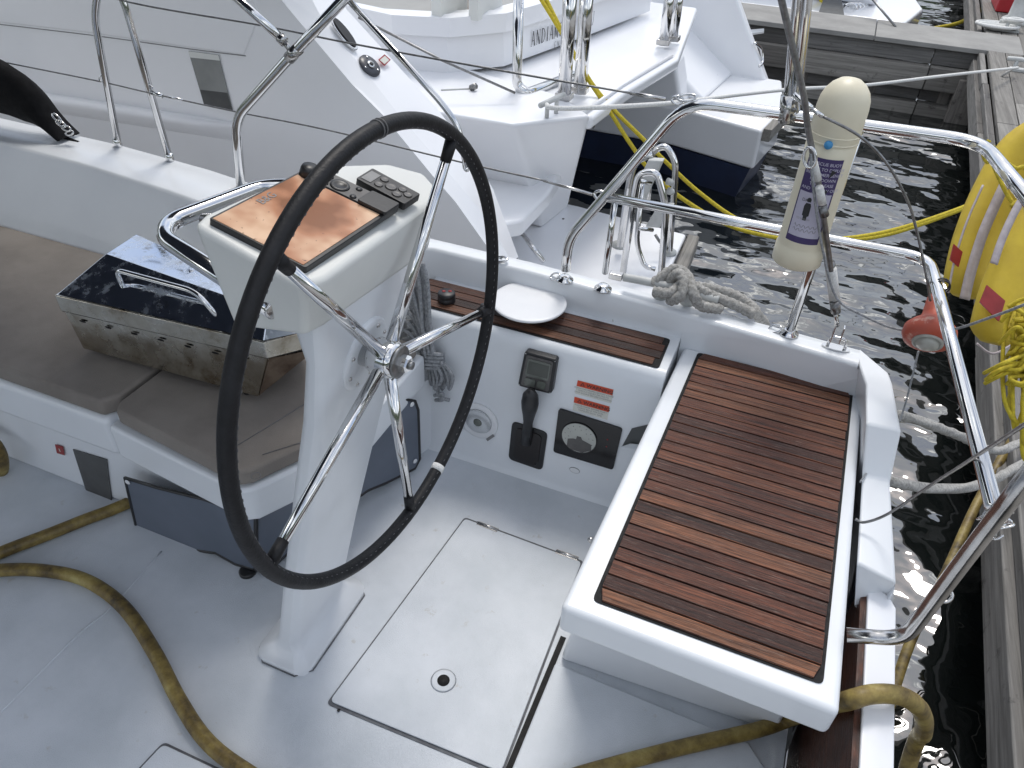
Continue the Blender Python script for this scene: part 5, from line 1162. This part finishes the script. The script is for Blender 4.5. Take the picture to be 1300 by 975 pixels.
# line and fittings on the near quarter
m_ = MB(); m_.tube([at(560, 115, .42), at(600, 113, .42)], .008, 6, False); obj('cord_hole', m_, 'galv', cat)
m_ = MB(); m_.tube([at(598, 112, .43), at(604, 109, .45)], .018, 6, False); obj('fairlead', m_, 'wire', cat)
# folding stern ladder on the near platform
lad = thing('boarding_ladder', 'folded stainless boarding ladder standing on the catamaran swim platform', 'ladder', at(825, 320, zp))
Y1_ = at(799, 318, zp).y; Y2_ = at(848, 312, zp).y
def lt_(y, pts, r=.018): mm = MB(); mm.tube(fillet([aty(*p_, y) for p_ in pts], .10, 6), r, 12, False); return mm
obj('ladder_loop', lt_(3.55, [(790, 352), (806, 245), (811, 220), (834, 218), (846, 262), (839, 352)]), 'chrome', lad)
obj('ladder_loop', lt_(3.95, [(787, 312), (800, 225), (806, 205), (828, 195)], .02), 'chrome', lad)
obj('ladder_loop', lt_(3.7, [(815, 232), (808, 310), (818, 338), (832, 342)], .014), 'chrome', lad)
obj('ladder_loop', lt_(4.05, [(822, 260), (828, 192), (845, 184), (858, 205), (856, 240), (850, 318)], .018), 'chrome', lad)
obj('ladder_stay', lt_(4.0, [(832, 298), (838, 308), (848, 316)], .009), 'wire', lad)
for (a_, b_) in (((806, 262), (832, 205)), ((828, 290), (845, 262))):
    A_, B_ = aty(*a_, 3.9), aty(*b_, 3.9); m_ = MB(); t = (B_ - A_); m_.slab([A_ + V((-.04, 0, 0)), B_ + V((-.04, 0, 0)), B_ + V((.04, .0, .01)), A_ + V((.04, .0, .01))], (0, .05, 0)); obj('ladder_tread', m_, 'galv', lad, bev=.006)
for k in range(3): m_ = MB(); m_.tube([aty(812 - k, 290 - k * 30, 3.6), aty(828 - k, 292 - k * 30, 3.7)], .012, 8, False); obj('ladder_rung', m_, 'chrome', lad)
for p_ in (at(787, 312, zp), at(848, 321, zp)):
    m_ = MB(); m_.lathe(p_, (0, 0, 1), [(.05, 0), (.05, .012), (.02, .03)], 18); obj('ladder_foot', m_, 'galv', lad)
for px, py in ((847, 230), (848, 242)):
    m_ = MB(); p_ = aty(px, py, 4.0); m_.lathe(p_, (1, -.3, 0), [(.02, 0), (.018, .03), (.006, .04)], 12); obj('ladder_knob', m_, 'galv', lad)
# grab rail on near platform
m_ = MB(); m_.tube([at(653, 296, -.30), at(664, 298, -.22), at(676, 314, -.22), at(690, 332, -.3)], .014, 10); obj('platform_handle', m_, 'chrome', sp_)
m_ = MB(); m_.lathe(at(715, 278, zp), (0, 0, 1), [(.008, 0), (.008, .003)], 8); obj('drain_hole', m_, 'black', sp_)

# ================================================================== PIER AND QUAY
zq = -.25
pier = thing('finger_pier', 'weathered grey timber finger pier joining the quay behind the catamaran', 'pier', (.3, 9.2, ZW))
NY = at(1269, 66, zq).y; FY = at(1269, 46, zq).y + .1; XE = at(1269, 66, zq).x
m_ = MB()
m_.box(-9, -2.2, NY, FY, zq - .05, zq); m_.box(-2.19, .35, NY + .003, FY, zq - .05, zq + .004); m_.box(.36, XE + .3, NY - .003, FY, zq - .05, zq + .001); obj('pier_deck', m_, 'concrete', pier, bev=.008)
xs = [-9, -3.1, -.45, 1.0, XE - .02]
def beam(z0, z1, y0_, y1_, jit=.012, seed=1, x_end=None):
    rnd = random.Random(seed); mm = MB()
    for i in range(len(xs) - 1):
        j = rnd.uniform(-jit, jit); mm.box(xs[i] + .004, (xs[i + 1] if i < len(xs) - 2 else (x_end or xs[i + 1])) - .004, y0_ + j, y1_, z0 + j * .3, z1 + j * .3)
    return mm
obj('fascia_board', beam(zq - .22, zq - .055, NY + .05, NY + .12, .004, 1), m_wood('dark_fascia_timber', (.085, .083, .08), (.20, .195, .19), (2, 50, 50)), pier, bev=.005)
obj('stringer_board', beam(zq - .46, zq - .225, NY - .06, NY + .10, .012, 2), 'dockwood_x', pier, bev=.008)
obj('back_board', beam(zq - .62, zq - .465, NY + .10, NY + .20, .01, 3), m_wood('inner_timber', (.09, .088, .085), (.19, .185, .18), (3, 30, 30)), pier, bev=.005)
obj('lower_board', beam(zq - .84, zq - .625, NY - .02, NY + .14, .012, 4, x_end=XE - .1), 'dockwood_x', pier, bev=.008)
for x_ in (-3.0, -1.1, -.35, .42, 1.2):
    m_ = MB(); m_.box(x_, x_ + .12, NY + .095, NY + .25, zq - .66, zq - .06); obj('bracket_post', m_, 'dockwood_z', pier, bev=.006)
m_ = MB(); m_.box(XE - .28, XE - .04, NY - .14, NY + .02, zq - .86, zq - .30); obj('corner_post', m_, 'dockwood_z', pier, bev=.01)
for x_ in (-2.6, .55, 1.3):
    m_ = MB(); m_.box(x_, x_ + .55, NY + .1, NY + 1.3, ZW - .3, zq - .85); obj('float', m_, m_wood('wet_dark_timber', (.03, .029, .027), (.07, .066, .06)), pier, bev=.02)
m_ = MB(); c = V((at(1187, 74, zq - .3).x, NY - .065, zq - .31)); m_.slab(disc(c, V((1, 0, 0)), V((0, 0, 1)), .045, .03, 9), (0, .004, 0)); m_.slab([c + V((-.12, 0, .02)), c + V((-.06, 0, -.03)), c + V((-.05, 0, -.02)), c + V((-.1, 0, .03))], (0, .004, 0)); obj('burn_mark', m_, 'ink', pier)
quay = thing('quay', 'long timber faced quay running along the right edge of the picture', 'quay', (1.6, 4, ZW))
def qx(y): return .985 + .047 * (y - 1.45)
rows_q = []
m_ = MB(); k = 0; y_ = -3.0; rnd = random.Random(4)
dq_ = V((.047, 1, 0)).normalized(); dx_ = V((1, -.047, 0)).normalized()
# deck: planks running along the quay
off = .16
def qp(y, o_): return V((qx(y) + o_, y, zq))
for i in range(9):
    w__ = .16; a_ = .12 + i * (w__ + .008); zz = rnd.uniform(-.004, .004)
    yy = -3
    while yy < 26:
        ln = rnd.uniform(3, 5); m_.slab([qp(yy, a_) + V((0, 0, zz)), qp(yy, a_ + w__) + V((0, 0, zz)), qp(yy + ln - .01, a_ + w__) + V((0, 0, zz)), qp(yy + ln - .01, a_) + V((0, 0, zz))], (0, 0, -.05)); yy += ln
obj('deck_planks', m_, 'dockwood_y', quay, bev=.006, seg=2)
m_ = MB(); m_.slab([qp(-3, 1.64) + V((0, 0, -.002)), qp(-3, 40), qp(60, 40), qp(60, 1.64) + V((0, 0, -.002))], (0, 0, -.5)); obj('concrete_deck', m_, 'concrete', quay)
m_ = MB()
for o_, z0_, z1_, w__ in ((.0, zq - .28, zq - .10, .10), (.05, zq - .10, zq - .03, .055), (.13, zq - .50, zq - .31, .10), (.42, ZW - .3, zq - .52, .12)):
    yy = -3
    while yy < 26:
        ln = rnd.uniform(2.5, 4.5); j = rnd.uniform(-.01, .01)
        m_.slab([qp(yy, o_ + j), qp(yy, o_ + w__ + j), qp(yy + ln - .012, o_ + w__ + j), qp(yy + ln - .012, o_ + j)], (0, 0, 1e-9)) if False else m_.add([V((p_.x, p_.y, z)) for z in (z0_, z1_) for p_ in (qp(yy, o_ + j), qp(yy, o_ + w__ + j), qp(yy + ln - .012, o_ + w__ + j), qp(yy + ln - .012, o_ + j))], [[0, 1, 2, 3], [7, 6, 5, 4], [0, 1, 5, 4], [1, 2, 6, 5], [2, 3, 7, 6], [3, 0, 4, 7]]); yy += ln
obj('facing_timbers', m_, m_wood('dark_facing_timber', (.10, .096, .09), (.27, .26, .25), (50, 1.5, 50)), quay, bev=.008, seg=2)
for yy in (-.9, 1.1, 3.2, 5.4, 7.6, 9.9, 12.5, 15, 18):
    m_ = MB(); x_ = qx(yy) + .26; m_.box(x_ - .03, x_ + .12, yy, yy + .18, ZW - .4, zq - .30); obj('pile', m_, 'dockwood_z', quay, bev=.012)
m_ = MB(); m_.slab([qp(-3, .56) + V((0, 0, -.09)), qp(-3, 1.7) + V((0, 0, -.09)), qp(40, 1.7) + V((0, 0, -.09)), qp(40, .56) + V((0, 0, -.09))], (0, 0, -.9)); obj('quay_core', m_, m_wood('core_timber', (.04, .038, .035), (.09, .085, .08)), quay)
# dock cleats, bollard, red box
def cleat(px, py, lab, s_=1.0, z=zq):
    c = at(px, py, z); t = thing('dock_cleat', lab, 'cleat', c)
    m2 = MB(); m2.tube([c + V((-.14, .03, .09)) * s_, c + V((-.05, .01, .10)) * s_, c + V((.05, -.01, .10)) * s_, c + V((.14, -.03, .09)) * s_] if s_ == 1 else [c + V((-.14, .03, .09)), c + V((.14, -.03, .09))], .022, 10); obj('horn', m2, 'galv', t)
    m2 = MB(); m2.box(c.x - .09, c.x + .09, c.y - .05, c.y + .05, c.z, c.z + .02); m2.tube([c + V((-.05, .01, 0)), c + V((-.05, .01, .09))], .02, 8, False); m2.tube([c + V((.05, -.01, 0)), c + V((.05, -.01, .09))], .02, 8, False); obj('cleat_base', m2, 'galv', t); return c
ck1 = cleat(1294, 90, 'pale dock cleat at the right edge holding the long white mooring rope')
ck2 = cleat(1282, 40, 'pale dock cleat wrapped in white rope below the bollard')
bl = thing('bollard', 'white rounded mooring bollard on the quay beside the red box', 'bollard', at(1290, 26, zq))
m_ = MB(); c = at(1295, 28, zq); m_.lathe(c, (0, 0, 1), [(.22, 0), (.21, .03), (.16, .06), (.15, .30), (.17, .34), (.14, .40), (.02, .42)], 24); obj('post', m_, 'galv', bl)
rc = MB(); c = ck2
for k in range(5):
    rr = .05 + k * .025; rc.tube([c + V((math.cos(a) * rr * 1.5 - .15, math.sin(a) * rr, .015 + .01 * k)) for a in [2 * math.pi * j / 14 for j in range(14)]], .018, 7, closed=True, res=3)
rc.tube([c + V((-.12, .02, .12)), c + V((0, -.06, .13)), c + V((.12, .02, .12)), c + V((0, .06, .13)), c + V((-.12, -.02, .11))], .018, 7)
tag(obj('rope_coil', rc, 'rope_white'), 'white rope coiled round the dock cleat near the bollard', 'rope')
rb = thing('dock_box', 'red box standing on the quay at the top right corner', 'box', at(1285, 14, zq))
c0_ = at(1263, 15, zq); m_ = MB(); m_.box(c0_.x, c0_.x + 1.1, c0_.y, c0_.y + .7, zq, zq + .55); obj('box_body', m_, 'redbox', rb, bev=.02)
m_ = MB(); m_.box(c0_.x - .02, c0_.x + 1.12, c0_.y - .02, c0_.y + .72, zq + .552, zq + .62); obj('box_lid', m_, 'redbox', rb, bev=.015)
# white mooring rope of the catamaran to the quay cleat
wr = MB(); wr.tube([at(694, 133, .50), at(702, 137, .50), at(745, 137, .47), aty(850, 131, 4.2), aty(940, 120, 5.2), aty(1010, 113, 5.9), aty(1100, 108, 6.6), aty(1200, 96, 7.3), aty(1292, 86, at(1292, 86, zq + .08).y)], .0125, 10, res=8)
tag(obj('mooring_rope', wr, 'rope_white'), 'long white rope stretched from the catamaran to the quay cleat', 'rope')
wr2 = MB(); wr2.tube([at(1285, 88, zq + .06), at(1272, 97, zq - .0), V((at(1262, 112, -.45).x, at(1262, 112, -.45).y, -.45)), at(1252, 128, -.8), at(1245, 140, -1.0)], .013, 8); tag(obj('mooring_rope', wr2, 'rope'), 'short slack rope hanging from the quay cleat down the timber face', 'rope')
# yellow shore line of the catamaran, doubled
def dline(pts, lab, r=.012):
    m2 = MB(); m2.tube(pts, r, 8, res=8); return tag(obj('shore_line', m2, 'yellow_rope'), lab, 'rope', 'yellow shore lines of the catamaran')
far_e = at(1236, 262, -.30)
P_a = [atd(680, -12, 4.25), atd(712, 40, 4.25), atd(745, 98, 4.25), atd(772, 138, 4.25), atd(800, 182, 4.3), atd(830, 222, 4.35), atd(875, 258, 4.4), atd(930, 288, 4.4), atd(995, 303, 4.4), atd(1060, 306, 4.35), atd(1130, 297, 4.35), atd(1215, 268, 4.3), atd(1290, 236, 4.3)]
P_b = [atd(688, -12, 4.25), atd(716, 44, 4.25), atd(749, 102, 4.25), atd(778, 138, 4.25), atd(816, 176, 4.3), atd(850, 210, 4.35), atd(890, 246, 4.4), atd(940, 280, 4.4), atd(1000, 298, 4.4), atd(1060, 303, 4.35), atd(1130, 293, 4.35), atd(1215, 266, 4.3), atd(1290, 234, 4.3)]
dline(P_a, 'lower strand of the doubled yellow line crossing from the catamaran to the quay'); dline(P_b, 'upper strand of the doubled yellow line crossing from the catamaran to the quay')

# ================================================================== BOAT BEYOND THE PIER
bt2 = thing('moored_boat', 'white stern of another boat seen beyond the pier at the top', 'boat', at(1080, 25, ZW))
Y3 = 12.4
def f3(px, py, z): return at(px, py, z)
a_, b_, c_ = at(1100, 22, -.35), at(1150, 29, -.35), at(1174, 14, -.35)
m_ = MB(); m_.slab([V((-6, a_.y - .1, -.35)), a_, b_, c_ + V((0, .15, 0)), V((c_.x - .25, c_.y + 2.2, -.35)), V((-6, c_.y + 2.2, -.35))], (-.05, .1, -.6)); ph = obj('hull', m_, 'gel_hull', bt2, bev=.05)
m_ = MB(); a2, b2_ = at(1100, 4, .2), at(1151, 16, -.30); m_.slab([V((b2_.x - .35, b2_.y + .4, -.34)), V((b2_.x - .75, b2_.y + .4, 1.2)), V((-6, b2_.y + .4, 1.2)), V((-6, b2_.y + .4, -.34))], (0, 1.4, 0)); obj('superstructure', m_, 'gel_cat', bt2, bev=.08, seg=4)
m_ = MB(); p0_ = at(1065, 24, -.34); m_.slab([at(1036, 26, -.3), at(1072, 30, -.3), at(1066, -8, -.3), at(1048, -8, -.3)], (0, 0, .03)); obj('dark_opening', m_, 'painted_dark', bt2)
m_ = MB(); m_.slab([V((-6, NY + 2.6, 1.4)), V((-1.0, NY + 2.6, 1.4)), V((-.55, NY + 2.6, -.2)), V((-6, NY + 2.6, -.6))], (0, 2, 0)); obj('second_hull', m_, 'gel_cat', bt2, bev=.08, seg=4)
for k in range(4):
    px = 1078 + k * 5; yy = NY + 1.9 + k * .12; m_ = MB(); m_.tube(fillet([aty(px - 10, 32, yy), aty(px - 6, 6, yy), aty(px + 8, 4, yy), aty(px + 12, 32, yy)], .25, 6), .022, 10, False); obj('ladder_loop', m_, 'chrome', bt2)
yl2 = MB(); yl2.tube([at(1180, 37, ZW + .02), at(1220, 28, -.85), at(1262, 2, -.3), at(1300, -18, zq)], .03, 8); tag(obj('shore_line', yl2, 'yellow_rope'), 'pale yellow line rising out of the far water to the quay', 'rope')
yl3 = MB(); yl3.tube([aty(1036, -10, NY + 2.2), aty(1050, 12, NY + 2), aty(1068, 28, NY + 1.8)], .022, 8); tag(obj('shore_line', yl3, 'yellow_rope'), 'short yellow line beside the far boat ladder', 'rope')
m_ = MB(); m_.tube([aty(1100, -10, NY + 1), aty(1137, 34, NY + .6)], .014, 6, False); tag(obj('stay_wire', m_, 'wire'), 'thin grey stay slanting down to the finger pier', 'wire')

# ================================================================== LIGHT, SKY, CAMERA
sc = bpy.context.scene
w = bpy.data.worlds.new('World'); sc.world = w; w.use_nodes = True; nt = w.node_tree
bg = nt.nodes['Background']; sky = nt.nodes.new('ShaderNodeTexSky'); sky.sky_type = 'NISHITA'; sky.sun_disc = False
SE, SR = math.radians(62), math.radians(-12)     # sun stands high over the catamaran, a little aft
sky.sun_elevation = SE; sky.sun_rotation = SR; sky.dust_density = 2.0
tc = nt.nodes.new('ShaderNodeTexCoord'); nz = nt.nodes.new('ShaderNodeTexNoise'); nz.inputs['Scale'].default_value = 2.2; nz.inputs['Detail'].default_value = 8; nz.inputs['Roughness'].default_value = .6
mp = nt.nodes.new('ShaderNodeMapping'); mp.inputs['Scale'].default_value = (1, 1, 2.2)
nt.links.new(tc.outputs['Generated'], mp.inputs['Vector']); nt.links.new(mp.outputs['Vector'], nz.inputs['Vector'])
cr_ = nt.nodes.new('ShaderNodeValToRGB'); cr_.color_ramp.elements[0].position = .36; cr_.color_ramp.elements[1].position = .60
nt.links.new(nz.outputs['Fac'], cr_.inputs['Fac'])
cr2 = nt.nodes.new('ShaderNodeValToRGB'); cr2.color_ramp.elements[0].position = .60; cr2.color_ramp.elements[0].color = (7.2, 7.5, 7.9, 1); cr2.color_ramp.elements[1].position = .70; cr2.color_ramp.elements[1].color = (24, 24, 23.5, 1)
nt.links.new(nz.outputs['Fac'], cr2.inputs['Fac'])
mx = nt.nodes.new('ShaderNodeMix'); mx.data_type = 'RGBA'
nt.links.new(cr_.outputs['Color'], mx.inputs[0]); nt.links.new(sky.outputs['Color'], mx.inputs[6]); nt.links.new(cr2.outputs['Color'], mx.inputs[7])
nt.links.new(mx.outputs[2], bg.inputs['Color']); bg.inputs['Strength'].default_value = .165
sl = bpy.data.lights.new('sun', 'SUN'); sl.energy = 1.8; sl.angle = math.radians(18); sl.color = (1, .96, .90)
so_ = bpy.data.objects.new('sun', sl); col.objects.link(so_)
sd = V((math.sin(SR) * math.cos(SE), math.cos(SR) * math.cos(SE), math.sin(SE)))
so_.rotation_euler = sd.to_track_quat('Z', 'Y').to_euler(); so_.location = (3, 6, 8)
cam = bpy.data.cameras.new('camera'); cam.sensor_width = 36; cam.lens = 36 * F / 1300; cam.clip_start = .02; cam.clip_end = 2000
co = bpy.data.objects.new('camera', cam); col.objects.link(co)
# camera axes in world: right, up, back
xr_ = V((_vx.x, _vy.x, _vz.x)); yd = V((_vx.y, _vy.y, _vz.y)); zf_ = V((_vx.z, _vy.z, _vz.z))
mt = Matrix((( xr_.x, -yd.x, -zf_.x, EYE.x), (xr_.y, -yd.y, -zf_.y, EYE.y), (xr_.z, -yd.z, -zf_.z, EYE.z), (0, 0, 0, 1)))
co.matrix_world = mt; sc.camera = co
sc.view_settings.view_transform = 'Standard'; sc.view_settings.look = 'None'; sc.view_settings.exposure = 0
